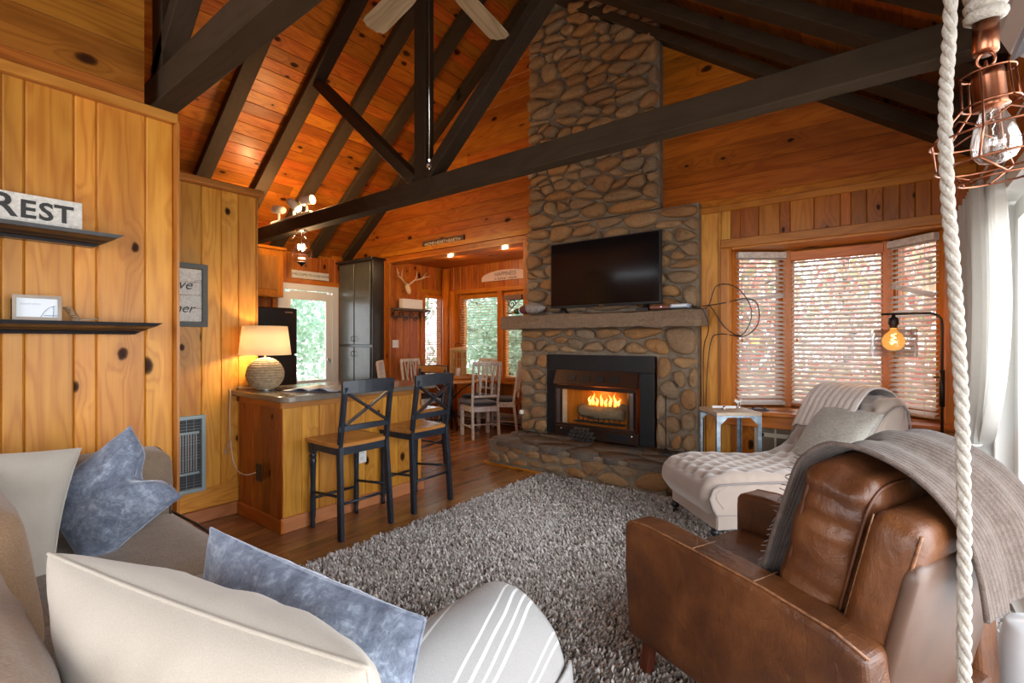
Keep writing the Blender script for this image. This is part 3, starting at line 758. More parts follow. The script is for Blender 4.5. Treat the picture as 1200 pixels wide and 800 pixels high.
# ---- outside
M['grass'] = plain('leafy_ground', (.34, .26, .16), .9, var=.4)
t = MB().box((0, 14, -1.2), (60, 60, .1)).build('ground', M['grass'], None); t['kind'] = 'structure'
def leafmat(name, cols):
    t = NT(name); at = t.n('ShaderNodeAttribute'); at.attribute_name = 'tone'
    n = len(cols); c = t.ramp(at.outputs['Fac'], [(i / (n - 1), k) for i, k in enumerate(cols)])
    tr = t.n('ShaderNodeBsdfTranslucent'); t.l(c, tr.inputs[0]); df = t.n('ShaderNodeBsdfDiffuse'); t.l(c, df.inputs[0])
    mx = t.n('ShaderNodeMixShader'); mx.inputs[0].default_value = .5; t.l(df.outputs[0], mx.inputs[1]); t.l(tr.outputs[0], mx.inputs[2])
    t.l(mx.outputs[0], t.t.nodes['Material Output'].inputs[0]); return t.m
M['leaf_red'] = leafmat('maple_leaves', [(.62, .16, .13), (.80, .40, .34), (.40, .48, .24), (.85, .58, .54), (.62, .66, .42)])
M['leaf_green'] = leafmat('green_leaves', [(.34, .52, .36), (.55, .72, .56), (.48, .66, .58), (.80, .90, .76)])
M['bark'] = plain('bark', (.12, .10, .085), .9, bump=.6, var=.3)
def leaves(n, c, rad, size, seed):
    rs = np.random.RandomState(seed)
    d = rs.normal(size=(n, 3)); d /= np.linalg.norm(d, axis=1)[:, None]
    ctr = rs.normal(size=(40, 3)) * .45
    P = (ctr[rs.randint(0, 40, n)] + d * rs.rand(n, 1) ** .5 * .42) * rad + c
    a = rs.normal(size=(n, 3)); a /= np.linalg.norm(a, axis=1)[:, None]; b = np.cross(a, rs.normal(size=(n, 3))); b /= np.linalg.norm(b, axis=1)[:, None]
    s = size * (.6 + .8 * rs.rand(n, 1))
    V = np.stack([P - a * s, P + b * s * .6, P + a * s, P - b * s * .6], 1).reshape(-1, 3)
    me = bpy.data.meshes.new('foliage'); me.from_pydata(V.tolist(), [], np.arange(4 * n).reshape(-1, 4).tolist())
    at = me.attributes.new('tone', 'FLOAT', 'POINT'); at.data.foreach_set('value', np.repeat(rs.rand(n), 4).astype('f')); return me
def tree(label, x, y, h, rad, mat, n, seed, zc=None):
    t = thing('tree', label, 'tree', (x, y, -1.15)); rs = random.Random(seed)
    tr = MB(); tr.tube([(0, 0, 0), (.05, .02, h * .4), (-.05, 0, h * .8), (0, 0, h * 1.0)], [.14, .11, .07, .03], 10)
    for k in range(9):
        a = rs.uniform(0, 2 * pi); z0 = h * rs.uniform(.3, .85); r = rad * rs.uniform(.5, .9)
        tr.tube([(0, 0, z0), (cos(a) * r * .5, sin(a) * r * .5, z0 + r * .35), (cos(a) * r, sin(a) * r, z0 + r * .5)], [.05, .03, .012], 6)
    tr.build('trunk', M['bark'], t)
    me = leaves(n, np.array([0, 0, h * .62 if zc is None else zc]), np.array([rad, rad, h * .45]), .075, seed); me.materials.append(mat)
    f = bpy.data.objects.new('foliage', me); link(f, t); f['kind'] = 'stuff'; return t
tree('red-leaved maple outside the left part of the bay window', -2.6, 10.6, 5.4, 1.7, M['leaf_red'], 5200, 11, 2.6)
tree('red-leaved maple outside the right part of the bay window', 1.3, 9.6, 5.0, 1.7, M['leaf_red'], 5200, 12, 2.5)
tree('greenish-red tree standing farther out between the two maples', -.7, 13.6, 6.0, 2.1, M['leaf_red'], 5000, 13, 2.9)
tree('green tree outside the wider alcove window', -9.0, 11.5, 5.6, 2.0, M['leaf_green'], 17000, 14, 2.7)
tree('green tree outside the alcove window nearest the fireplace', -5.6, 13.0, 5.8, 2.0, M['leaf_green'], 17000, 15, 2.7)
tree('green tree seen through the alcove side window', -12.5, 9.0, 5.0, 1.8, M['leaf_green'], 10000, 16, 2.6)
tree('green tree outside the glazed kitchen door', -12.5, 5.8, 4.6, 1.7, M['leaf_green'], 6000, 17, 2.4)
# ================================================================ FIREPLACE
fp = thing('stone_fireplace', 'tall fieldstone fireplace and chimney with a rough stone mantel and raised hearth', 'fireplace', (0, 0, 0))
FY = 4.574
m = MB(); m.box((-2.485, GY - .02, 3.83), (1.53, .14, 2.5)); m.box((-2.32, GY - .02, 2.07), (1.93, .137, 1.0)); m.box((-3.19, GY - .02, .79), (.37, .139, 1.58)); m.box((-1.555, GY - .02, .79), (.38, .139, 1.58)); m.box((-2.37, GY - .02, 1.35), (1.259, .135, .42)); m.box((-2.37, GY + .45, .2), (1.25, .05, .4))
m.build('mortar_core', M['mortar'], fp)
front = lambda a, b, h: (a, FY - h, b)
rg = cells(-3.265, -1.715, 2.57, 4.95, 150, 2.1, 5, 1, .6)
stones(fp, rg, front, .066, .009, M['stone'], seed=5)
rg = cells(-3.295, -1.345, 1.60, 2.57, 56, 1.9, 8, 1, .7)
stones(fp, rg, front, .058, .011, M['stone'], seed=6)
for (x0, x1, z0, z1, n, st, sd) in ((-3.375, -3.00, .26, 1.16, 13, 1.5, 9), (-1.755, -1.36, .26, 1.16, 13, .8, 10), (-3.375, -1.36, 1.16, 1.44, 17, 1.8, 21)):
    stones(fp, cells(x0, x1, z0, z1, n, st, sd, 2, .8), front, .055, .014, M['stone'], seed=sd)
# mantel slab, rough hewn
def mantel(u, v): pass
mb = MB(); rs = random.Random(4); NX = 70
ring = [(-.15, .0), (-.145, .075), (-.13, .145), (-.0, .158), (.12, .155), (.13, .0)]   # y offset, z
vs = []
for i in range(NX + 1):
    x = -3.50 + 2.24 * i / NX
    for k, (yy, zz) in enumerate(ring):
        nz = noise.noise(Vector((x * 4, k * 1.7, 2))) * .022 + noise.noise(Vector((x * 14, k * 2.7, 5))) * .012
        e = 1 - .10 * (abs(i / NX - .5) * 2) ** 14
        vs.append((x, 4.46 + yy * e * (1.0) + (nz if k < 3 else 0), 1.43 + zz * 1.0 + (nz * .8 if k in (0, 2) else nz * .3)))
nr = len(ring); fs = [(i * nr + k, i * nr + (k + 1) % nr, (i + 1) * nr + (k + 1) % nr, (i + 1) * nr + k) for i in range(NX) for k in range(nr)]
fs += [tuple(range(nr))[::-1], tuple(NX * nr + k for k in range(nr))]
mb.add(vs, fs); mb.build('mantel', M['mantelstone'], fp, bevel=.006)
# hearth
HX0, HX1, HY0 = -3.36, -1.40, 3.93
MB().box(((HX0 + HX1) / 2, 4.25, .11), (HX1 - HX0 - .06, .62, .22)).build('hearth_core', M['mortar'], fp)
stones(fp, cells(HX0, HX1, .02, .215, 17, 1.9, 31, 2, .8), lambda a, b, h: (a, HY0 + .03 - h, b), .04, .009, M['stone'], seed=31)
stones(fp, cells(HY0 + .02, 4.55, .02, .215, 5, 1.9, 32, 2), lambda a, b, h: (HX1 - .03 + h, a, b), .04, .009, M['stone'], seed=32)
stones(fp, cells(HX0 - .02, HX1 + .02, HY0 - .03, 4.56, 13, 1.7, 33, 2, .8), lambda a, b, h: (a, b, .215 + h), .045, .007, M['slate'], name='hearth_flagstone', flat=True, seed=33, it=1)
MB().box(((HX0 + HX1) / 2, 4.25, .232), (HX1 - HX0 - .02, .64, .03)).build('hearth_bed', M['mortar'], fp)
MB().box(((HX0 + HX1) / 2, HY0 - .035, .012), (HX1 - HX0 + .04, .02, .024), ch=.005).build('hearth_trim', M['orange_x'], fp)

# insert
M['bronze'] = plain('bronze_enamel', (.045, .022, .015), .35, metal=.5, coat=.3)
M['firebrick'] = plain('pale_firebrick', (.55, .42, .26), .8, var=.2)
M['charred'] = plain('charred_iron', (.02, .017, .015), .8, bump=.5)
fi = thing('fireplace_insert', 'black gas fireplace insert burning behind a bronze folding door frame', 'fireplace insert', (-2.38, 4.56, 0))
s = MB()
s.box((-.555, -.012, .63), (.13, .02, .70)).box((.545, -.012, .63), (.15, .02, .70)).box((0, -.012, 1.065), (1.24, .02, .169)).box((0, -.012, .27), (1.24, .02, .019))
s.build('surround', M['black'], fi, bevel=.003)
s = MB()
s.box((0, .42, .62), (1.0, .02, .75)).box((0, .2, .965), (1.0, .44, .02)).box((0, .2, .30), (1.0, .44, .02)).build('firebox', M['charred'], fi)
s = MB(); s.box((-.45, .2, .63), (.02, .42, .64), Matrix.Rotation(radians(-14), 3, 'Z')).box((.43, .2, .63), (.02, .42, .64), Matrix.Rotation(radians(14), 3, 'Z')).box((-.36, .395, .63), (.26, .02, .64)).build('firebrick_lining', M['firebrick'], fi)
s = MB(); s.prism([(-.005, .82), (-.10, .83), (-.035, .985), (.0, .985)], -.49, .46, 'x').build('hood', M['bronze'], fi, bevel=.004)
for k in range(4):
    MB().box((-.27 + k * .165, -.072, .905), (.10, .008, .065), Matrix.Rotation(radians(-22), 3, 'X')).build('vent', M['black'], fi)
s = MB(); s.box((-.015, -.06, .80), (.93, .03, .04)).box((-.015, -.06, .40), (.93, .03, .03)).build('door_frame', M['bronze'], fi, bevel=.003)
for sx, x0 in ((-1, -.475), (1, .44)):
    for k in range(3):
        xx = x0 - sx * k * .035
        MB().box((xx, -.06 + .012 * (k % 2), .60), (.045, .006, .39), Matrix.Rotation(radians(35 * (1 if k % 2 else -1)), 3, 'Z')).build('folding_door', M['bronze'], fi)
MB().box((0, -.045, .325), (.95, .05, .115)).build('lower_panel', M['bronze'], fi, bevel=.004)
for x in (-.26, .27): MB().box((x, -.073, .325), (.22, .006, .065)).build('lower_vent', M['black'], fi)
for x in (-.40, .41): MB().lathe([(.001, 0), (.009, .002), (.009, .012), (.001, .014)], (x, -.07, .355), 10, Matrix.Rotation(pi / 2, 3, 'X')).build('knob', M['chrome'], fi)
s = MB()
for k in range(9): s.bar((-.24 + k * .06, .02, .42), (-.24 + k * .06, .02, .50), .010, .010)
s.bar((-.27, .02, .43), (.27, .02, .43), .012, .012).bar((-.27, .16, .43), (.27, .16, .43), .012, .012); s.build('grate', M['charred'], fi)
M['log'] = stone_mat('ceramic_log', [(.22, .16, .09), (.28, .21, .12)], .9, .7)
def log(x0, x1, y, z, r, seed, rz=0):
    mb = MB(); n = 14; P = []; R_ = []
    for i in range(n + 1):
        f = i / n; P.append((x0 + (x1 - x0) * f, y + .02 * sin(f * 5 + seed) + rz * (f - .5), z + .008 * sin(f * 9 + seed))); R_.append(r * (1 + .12 * noise.noise(Vector((f * 6, seed, 0)))) * (.8 if i in (0, n) else 1))
    mb.tube(P, R_, 12); return mb
log(-.27, .27, .08, .535, .068, 1).build('log', M['log'], fi)
log(-.20, .29, .20, .50, .058, 3, .06).build('log', M['log'], fi)
log(-.10, .26, .16, .60, .040, 5, -.1).build('log', M['log'], fi)
# embers
MB().grid(lambda u, v: ((u - .5) * .6, -.02 + v * .12, .435 + .012 * noise.noise(Vector((u * 20, v * 5, 1)))), 24, 5).build('embers', M['charred'], fi)
# flames
def flame_mat():
    t = NT('flame'); co = t.coord(); sp = t.n('ShaderNodeSeparateXYZ'); t.l(co, sp.inputs[0])
    h = t.math('DIVIDE', sp.outputs[2], .15, clamp=True)
    c = t.ramp(h, [(0, (1.0, .30, .03)), (.35, (1.0, .55, .14)), (.75, (1.0, .36, .05)), (1, (.9, .14, .01))])
    e = t.n('ShaderNodeEmission'); t.l(c, e.inputs[0]); e.inputs[1].default_value = 1.9
    tr = t.n('ShaderNodeBsdfTransparent'); mx = t.n('ShaderNodeMixShader')
    lw = t.n('ShaderNodeLayerWeight'); lw.inputs[0].default_value = .5
    t.l(t.math('MULTIPLY', t.math('POWER', lw.outputs['Facing'], 1.5), .9, clamp=True), mx.inputs[0]); t.l(e.outputs[0], mx.inputs[1]); t.l(tr.outputs[0], mx.inputs[2])
    t.l(mx.outputs[0], t.t.nodes['Material Output'].inputs[0]); return t.m
M['flame'] = flame_mat()
rs = random.Random(8)
for k, (x, hgt) in enumerate(((-.145, .11), (-.11, .16), (-.06, .10), (-.01, .15), (.045, .10), (.09, .14), (.15, .165), (.19, .10))):
    mb = MB(); n = 9
    P = [(.012 * sin(i * .9 + k * 2) * i / n * 1.6, .004 * sin(i + k), hgt * i / n) for i in range(n + 1)]
    mb.tube(P, [.019 * (sin(pi * min(1, (i / n) * .8 + .28)) ** .8) * (1 - i / n) ** .35 + .0008 for i in range(n + 1)], 10)
    o = mb.build('flame', M['flame'], fi); o.location = (x, .10 + .01 * (k % 2), .605)
point('fire_glow', (-2.40, 4.60, .74), 1.0, (1.0, .42, .12), .06)

# television on the mantel
tv = thing('television', 'black flat-screen television standing on the stone mantel', 'television', (-2.26, 4.43, 1.592))
M['screen'] = plain('tv_screen', (.006, .005, .005), .12, spec=.5)
MB().box((0, 0, .40), (1.22, .035, .69), ch=.004).box((0, .03, .36), (.8, .04, .45), ch=.01).build('casing', M['black'], tv)
MB().box((0, -.0185, .406), (1.19, .003, .655)).build('screen', M['screen'], tv)
MB().box((0, -.0195, .066), (.05, .001, .006)).build('bezel_mark', M['chrome'], tv)
for x in (-.46, .46):
    MB().bar((x, 0, .06), (x + .02, -.10, .006), .03, .008).bar((x, 0, .06), (x - .01, .10, .006), .03, .008).bar((x - .06, -.10, .005), (x + .06, -.10, .005), .01, .02).build('foot', M['black'], tv)
# streaming box + red player on the mantel
o = thing('media_player', 'thin reddish-brown media box lying under the right end of the television', 'media player', (-1.62, 4.40, 1.592)); MB().box((0, 0, .016), (.22, .12, .028), ch=.005).build('casing', plain('reddish_plastic', (.20, .06, .035), .4), o)
MB().lathe([(.001, 0), (.004, .001), (.004, .003), (.001, .004)], (.0, -.061, .017), 8, Matrix.Rotation(pi / 2, 3, 'X')).build('indicator_light', emit('indicator', (.8, .6, 1), 3), o)
o = thing('router_box', 'small silver-blue box at the right end of the mantel', 'electronic box', (-1.45, 4.37, 1.592)); MB().box((0, 0, .020), (.16, .10, .036), ch=.004).build('casing', plain('silver_blue', (.30, .38, .48), .35), o)
MB().box((0, -.051, .022), (.13, .003, .014)).build('front_panel', M['white'], o)
# cables looping to the wall
def cable(name, pts, r, label, mat=None):
    mb = MB(); P = []
    pts = [Vector(p) for p in pts]
    for i in range(len(pts) - 1):
        p0 = pts[max(i - 1, 0)]; p1 = pts[i]; p2 = pts[i + 1]; p3 = pts[min(i + 2, len(pts) - 1)]
        for k in range(8):
            t = k / 8; P.append(.5 * ((2 * p1) + (p2 - p0) * t + (2 * p0 - 5 * p1 + 4 * p2 - p3) * t * t + (3 * p1 - p0 - 3 * p2 + p3) * t ** 3))
    P.append(pts[-1]); mb.tube(P, r, 6); return tag(mb.build(name, mat or M['black'], None), label, 'cable')
cy_ = GY - .03
cable('cable', [(-1.40, 4.42, 1.61), (-1.28, 4.56, 1.60), (-1.20, 4.60, 1.80), (-1.03, cy_, 1.76), (-.92, cy_, 1.55), (-1.00, cy_, 1.35), (-1.14, cy_, 1.42), (-1.25, 4.60, 1.60), (-1.30, 4.58, 1.62)], .0045, 'black cable with a wide loop hanging beside the right end of the mantel')
cable('cable', [(-1.30, 4.50, 1.61), (-1.15, cy_, 1.64), (-.98, cy_, 1.67), (-.87, 4.58, 1.62), (-.86, 4.58, 1.45), (-.98, cy_, 1.34), (-1.18, cy_, 1.36), (-1.26, 4.61, 1.28), (-1.30, 4.61, .8), (-1.30, 4.61, .1)], .0045, 'black cable looping over the window trim then dropping down the chimney edge')
cable('cable', [(-1.36, 4.35, 1.60), (-1.25, 4.28, 1.58), (-1.22, 4.36, 1.48), (-1.25, 4.50, 1.38), (-1.325, 4.62, 1.2), (-1.325, 4.62, .6), (-1.325, 4.62, .08)], .004, 'thin black cable running over the mantel end and down the stone edge')
cable('cable', [(-2.75, 4.56, 1.75), (-2.66, 4.53, 1.66), (-2.5, 4.5, 1.60), (-2.42, 4.46, 1.596)], .003, 'thin black cable behind the left foot of the television')
cable('cable', [(-1.66, 4.52, 1.78), (-1.56, 4.50, 1.70), (-1.48, 4.46, 1.64), (-1.46, 4.42, 1.635)], .003, 'thin black cable slanting from the television to the silver box')
# duck decoy
du = thing('duck_decoy', 'painted duck decoy with a green head lying on the left end of the mantel', 'duck figurine', (-3.18, 4.40, 1.592))
def ellip(c, r, n=14, rot=None, f=None):
    mb = MB(); vs = []
    def fn(u, v):
        a = u * 2 * pi; b = -pi / 2 + v * pi; p = Vector((cos(a) * cos(b) * r[0], sin(a) * cos(b) * r[1], sin(b) * r[2]))
        if f: p = f(p)
        if rot is not None: p = rot @ p
        return p + Vector(c)
    return mb.grid(fn, n, n // 2 + 2)
ellip((.10, 0, .065), (.15, .065, .062), 18, None, lambda p: Vector((p.x, p.y, p.z * (1 - .3 * (p.x > 0) * p.x / .15)))).build('body', plain('duck_body', (.26, .22, .20), .7, var=.6, vscale=60), du)
ellip((-.02, -.01, .055), (.075, .05, .05)).build('breast', plain('duck_breast', (.11, .025, .025), .6), du)
ellip((-.115, -.02, .040), (.052, .034, .034)).build('head', plain('duck_green', (.012, .07, .03), .35), du)
MB().tube([(-.067, -.018, .044), (-.075, -.018, .043)], [.036, .036], 12).build('neck_ring', M['white'], du)
ellip((-.175, -.022, .030), (.026, .017, .014)).build('cheek_patch', plain('duck_yellow', (.60, .33, .04), .5), du)
ellip((-.225, -.024, .020), (.045, .018, .009)).build('bill', plain('duck_bill', (.22, .11, .05), .5), du)
# candle holders
def candle_holder(x, y, label):
    c = thing('candle_holder', label, 'candle holder', (x, y, .26))
    MB().tube([(0, 0, .06), (0, 0, .22)], .005, 8).lathe([(.001, .22), (.030, .222), (.030, .228), (.001, .229)]).lathe([(.001, .13), (.010, .135), (.001, .14)], n=10).build('stem', M['black_iron'], c)
    for k in range(3):
        a = k * 2 * pi / 3 + .5
        MB().tube([(0, 0, .065), (cos(a) * .03, sin(a) * .03, .05), (cos(a) * .07, sin(a) * .07, .012), (cos(a) * .085, sin(a) * .085, .006)], .004, 6).build('leg', M['black_iron'], c)
    MB().lathe([(.001, .229), (.024, .23), (.025, .27), (.022, .275), (.001, .274)], n=16).build('candle', plain('candle_wax', (.80, .76, .70), .5), c)
    return c
candle_holder(-3.18, 4.30, 'white pillar candle on a three-legged black iron holder at the left of the hearth')
# fire tool / matchstick stand
o = thing('snuffer_stand', 'thin black rod standing on a round weighted base on the right of the hearth', 'fire tool', (-1.585, 4.36, .262))
MB().lathe([(.001, 0), (.062, .0), (.066, .010), (.045, .022), (.026, .034), (.018, .052), (.001, .054)]).build('base', M['black'], o)
MB().tube([(0, 0, .05), (0, 0, .52)], .005, 8).lathe([(.001, .51), (.008, .518), (.008, .53), (.001, .545)], n=10).build('rod', M['black_iron'], o)
# pine cone / rosette ball in front of the insert
o = thing('log_bundle_ornament', 'dark metal bundle of curled rings standing in front of the insert', 'ornament', (-2.42, 4.30, .262))
M['pewter'] = plain('dark_pewter', (.09, .085, .08), .35, metal=.8)
rs = random.Random(2)
for row, n in enumerate((6, 7, 6, 4)):
    for k in range(n):
        x = (k - (n - 1) / 2) * .046; zz = .035 + row * .038; r = .020
        MB().tube([(r * cos(a * .7) * (1 - a / 16), 0, r * sin(a * .7) * (1 - a / 16)) for a in range(14)], .0045, 5).build('ring', M['pewter'], o).location = (x, -.02 + .012 * rs.random(), zz)
MB().box((0, .01, .075), (.22, .03, .12), ch=.03).build('core', M['black'], o)

# ================================================================ WALL ITEMS
def ledge_shelf(x, y0, y1, z, label, T=.055):
    o = thing('wall_shelf', label, 'shelf', (XL, (y0 + y1) / 2, z))
    L = (y1 - y0) / 2
    prof = [(0, 0), (.0, -T), (.055, -T), (.06, -T + .012), (.085, -T + .018), (.10, -.028), (.135, -.020), (.145, -.016), (.15, 0)]
    # mitred moulding: taper the far end
    mb = MB(); n = len(prof); vs = []
    for e in (0, 1):
        for a, b in prof: vs.append((a, -L if e == 0 else L - (.15 - a) * 0 - (.0 if b > -.001 else (-b) * 1.6), b))
    fs = [tuple(range(n)), tuple(range(2 * n - 1, n - 1, -1))] + [(i, n + i, n + (i + 1) % n, (i + 1) % n) for i in range(n)]
    mb.add(vs, fs); mb.build('board', M['shelfblack'], o); return o
M['shelfblack'] = plain('satin_black_shelf', (.013, .013, .016), .3, spec=.5, coat=.2)
ledge_shelf(XL, -.35, .68, 1.785, 'upper black moulded wall shelf carrying the REST sign')
ledge_shelf(XL, -.35, .83, 1.385, 'lower black moulded wall shelf with the small beach picture')
M['signwhite'] = plain('distressed_white_sign', (.66, .64, .59), .8, var=.2, vscale=70)
M['signblack'] = plain('sign_lettering', (.035, .035, .035), .7)
o = thing('word_sign', 'distressed white wooden sign reading REST on the upper black shelf', 'sign', (-2.845, .25, 1.787))
MB().box((0, .11, .062), (.018, .36, .124)).build('board', M['signwhite'], o)
for ch_, yy, sz in (('R', .045, .128), ('E', .117, .103), ('S', .173, .103), ('T', .23, .103)):
    text('letter', ch_, sz, M['signblack'], o, (.0105, yy, .058 if sz < .12 else .065), (radians(90), 0, radians(90)), .001, bold=.0026, sx=1.0)
o = thing('picture_frame', 'small weathered wooden frame with a pale beach picture on the lower black shelf', 'picture', (-2.84, .397, 1.387), radians(-4))
f = MB(); f.box((0, 0, .006), (.02, .15, .013)).box((0, 0, .098), (.02, .15, .013)).box((0, -.069, .052), (.02, .013, .105)).box((0, .069, .052), (.02, .013, .105)); f.build('frame', M['whitewood'] if 'whitewood' in M else M.setdefault('whitewood', wood('weathered_frame', (.42, .33, .25), (.26, .20, .15), axis='y', knots=0, vary=.1)), o)
MB().box((-.004, 0, .052), (.006, .126, .08)).build('picture', plain('pale_picture', (.70, .76, .82), .4), o)
MB().tube([(.001, .01, .014), (.001, .02, .035), (.001, .036, .055), (.001, .055, .062)], .0012, 4).tube([(.001, .048, .014), (.001, .05, .04), (.001, .049, .062)], .0014, 4).tube([(.001, .02, .02), (.001, .062, .02)], .002, 4).build('drawing', plain('blue_ink', (.20, .32, .50), .6), o)
text('caption', 'beach time', .014, plain('pale_ink', (.50, .56, .62), .6), o, (.0005, -.022, .068), (pi / 2, 0, pi / 2), .0003, shear=.3)
o = thing('wood_block', 'small dark-stained wood block behind the picture on the lower shelf', 'block', (-2.86, .345, 1.387)); MB().box((0, 0, .045), (.02, .05, .09), ch=.004).build('block', M['beam_z'], o); 
o = thing('twig_ornament', 'little bent twig and driftwood ornament at the end of the picture on the lower shelf', 'ornament', (-2.85, .50, 1.387))
mb = MB()
for k in range(6): mb.tube([(0, -.02 + k * .006, .055 - k * .009), (.008, .0 + k * .006, .06 - k * .010), (0, .012 + k * .005, .046 - k * .008)], .005, 6)
mb.build('twig_bundle', plain('twig', (.30, .19, .10), .8, var=.5, vscale=90), o)
MB().tube([(0, .01, .004), (.01, .06, .006), (0, .10, .014)], .003, 6).build('twig', plain('pale_twig', (.5, .4, .28), .8), o)
# framed script art on the recess wall
o = thing('framed_word_art', 'grey-framed shiplap word art on the recessed pine wall', 'picture', (-3.878, 1.20, 1.40))
FH, FW = .44, .44
MB().box((.012, 0, .015), (.03, FW, .035)).box((.012, 0, FH - .015), (.03, FW, .035)).box((.012, -FW / 2 + .015, FH / 2), (.03, .035, FH)).box((.012, FW / 2 - .015, FH / 2), (.03, .035, FH)).build('frame', plain('charcoal_frame', (.09, .095, .09), .6, var=.2), o)
for k in range(4): MB().box((.004, 0, .035 + (k + .5) * .0925), (.008, FW - .05, .0905), ch=.002).build('shiplap_board', M['signwhite'], o)
ik = plain('thin_ink', (.05, .05, .05), .6)
text('lettering', 'we', .10, ik, o, (.009, .065, .29), (pi / 2, 0, pi / 2), .0003, shear=.35); MB().tube([(.0095, .09, .285), (.0095, .12, .29), (.0095, .15, .325), (.0095, .19, .33)], .0015, 4).build('flourish', ik, o)
text('lettering', 'ARE', .055, ik, o, (.009, .01, .20), (pi / 2, 0, pi / 2), .0003); text('lettering', 'together', .09, ik, o, (.009, -.02, .125), (pi / 2, 0, pi / 2), .0003, shear=.35)
# in-wall heater
o = thing('wall_heater', 'grey-framed wall heater with a wire grille beside the sofa end', 'heater', (-3.878, 1.20, .23))
fm = plain('heater_frame', (.27, .33, .34), .4, metal=.3)
MB().box((.010, 0, .012), (.025, .42, .028)).box((.010, 0, .528), (.025, .42, .028)).box((.010, .197, .27), (.025, .028, .54)).box((.010, -.197, .27), (.025, .028, .54)).build('frame', fm, o, bevel=.003)
MB().box((.003, 0, .27), (.004, .37, .50)).build('back_panel', plain('heater_dark', (.02, .02, .025), .5), o)
el = plain('heater_element', (.30, .27, .26), .35, metal=.5)
for k in range(20): MB().box((.007, -.16 + k * .0165, .28), (.006, .007, .26)).build('fin', el, o)
[MB().box((.010, 0, z_), (.008, .34, .016)).build('rail', fm, o) for z_ in (.42, .135)]
g = MB()
for k in range(24): g.box((.016, 0, .03 + k * .0208), (.0015, .37, .002))
for k in range(9): g.box((.016, -.18 + k * .045, .27), (.0015, .002, .5))
g.build('grille', fm, o)
# through-wall air conditioner under the bay window
o = thing('air_conditioner', 'beige wall air conditioner grille under the bay window sill', 'air conditioner', (-.67, GY - .002, .18))
be = plain('beige_metal', (.40, .33, .24), .5)
MB().box((0, -.02, .225), (.46, .04, .45)).build('cover', be, o, bevel=.006)
f = MB().box((0, -.045, .405), (.40, .012, .02)).box((0, -.045, .03), (.40, .012, .02)).box((-.19, -.045, .22), (.02, .012, .38)).box((.19, -.045, .22), (.02, .012, .38)).box((0, -.045, .315), (.40, .014, .035)); 
for x in (-.065, .065): f.box((x, -.045, .22), (.012, .012, .38))
f.build('frame', plain('cream_metal', (.52, .45, .34), .45), o, bevel=.002)
dk = plain('ac_mesh', (.16, .12, .08), .7, bump=.4, bscale=200)
for x in (-.128, 0, .128):
    MB().box((x, -.041, .362), (.11, .004, .06)).build('mesh_panel', dk, o); MB().box((x, -.041, .17), (.11, .004, .25)).build('mesh_panel', dk, o)
MB().lathe([(.001, 0), (.018, .001), (.018, .006), (.001, .008)], (-.165, -.05, .315), 14, Matrix.Rotation(pi / 2, 3, 'X')).build('control_knob', M['black'], o)
# sign above the kitchen door
o = thing('word_sign', 'narrow cream sign reading WELCOME TO OUR HOME above the kitchen door', 'sign', (XK + .012, 3.97, 2.29))
MB().box((0, 0, 0), (.02, .60, .115), ch=.002).build('board', M['signwhite'], o); text('lettering', 'WELCOME\u2022TO OUR\u2022HOME', .050, M['signblack'], o, (.012, 0, 0), (pi / 2, 0, pi / 2), .0005)
o = thing('word_sign', 'dark brown plank sign reading HOME HEART HEARTH above the alcove opening', 'sign', (-4.77, GY - .012, 2.645))
MB().box((0, 0, 0), (.80, .025, .095), ch=.002).build('board', plain('dark_sign', (.06, .022, .014), .6, var=.2), o); text('lettering', '\u2022HOME\u2022HEART\u2022HEARTH\u2022', .066, plain('cream_paint', (.72, .60, .44), .7), o, (0, -.014, -.003), (pi / 2, 0, 0), .0005, sx=.95)
o = thing('word_sign', 'arched pale sign reading HAPPINESS is home made above the alcove windows', 'sign', (-4.62, AY - .012, 2.235))
poly = [(-.48, 0), (.48, 0), (.48, .05)] + [(.48 * cos(a), .05 + .11 * sin(a)) for a in [pi * k / 16 for k in range(1, 16)]] + [(-.48, .05)]
MB().prism(poly, -.01, .01).build('board', plain('pink_white_sign', (.66, .50, .44), .7), o)
text('lettering', 'HAPPINESS', .088, M['signblack'], o, (0, -.0115, .095), (pi / 2, 0, 0), .0004); text('lettering', 'is home - made', .07, M['signblack'], o, (0, -.0115, .03), (pi / 2, 0, 0), .0004, shear=.3)
# alcove shelf with scroll brackets, book on it; antlers; switch
def scroll(c, r, turns, n, x0=0):
    return [(c[0], c[1] + r * (1 - k / n * .8) * cos(turns * 2 * pi * k / n), c[2] + r * (1 - k / n * .8) * sin(turns * 2 * pi * k / n)) for k in range(n + 1)]
o = thing('wall_shelf', 'dark shelf with curly iron brackets on the alcove side wall', 'shelf', (AX, 5.03, 1.76))
MB().box((.10, 0, .02), (.20, .72, .03)).box((.01, 0, -.09), (.02, .68, .02)).build('board', plain('dark_shelf_wood', (.10, .07, .055), .6), o)
for y in (-.30, -.10, .10, .30):
    MB().tube(scroll((.02, y, -.06), .055, 1.4, 18), .006, 5).tube(scroll((.02, y + .09, -.12), .045, 1.3, 16), .005, 5).build('bracket', M['black_iron'], o)
MB().tube([(.02, .34, 0), (.08, .34, -.10), (.18, .34, 0)], .006, 5).tube([(.02, -.34, 0), (.08, -.34, -.10), (.18, -.34, 0)], .006, 5).build('bracket', M['black_iron'], o)
o = thing('box', 'white rectangular box standing on the curly iron alcove shelf', 'box', (-5.90, 5.06, 1.797)); MB().box((0, 0, .075), (.10, .40, .15), ch=.005).build('carton', M['white'], o)
o = thing('deer_antlers', 'pale deer skull with antlers mounted on the alcove side wall', 'antlers', (AX + .01, 5.02, 2.12))
bone = plain('bone', (.62, .48, .30), .6)
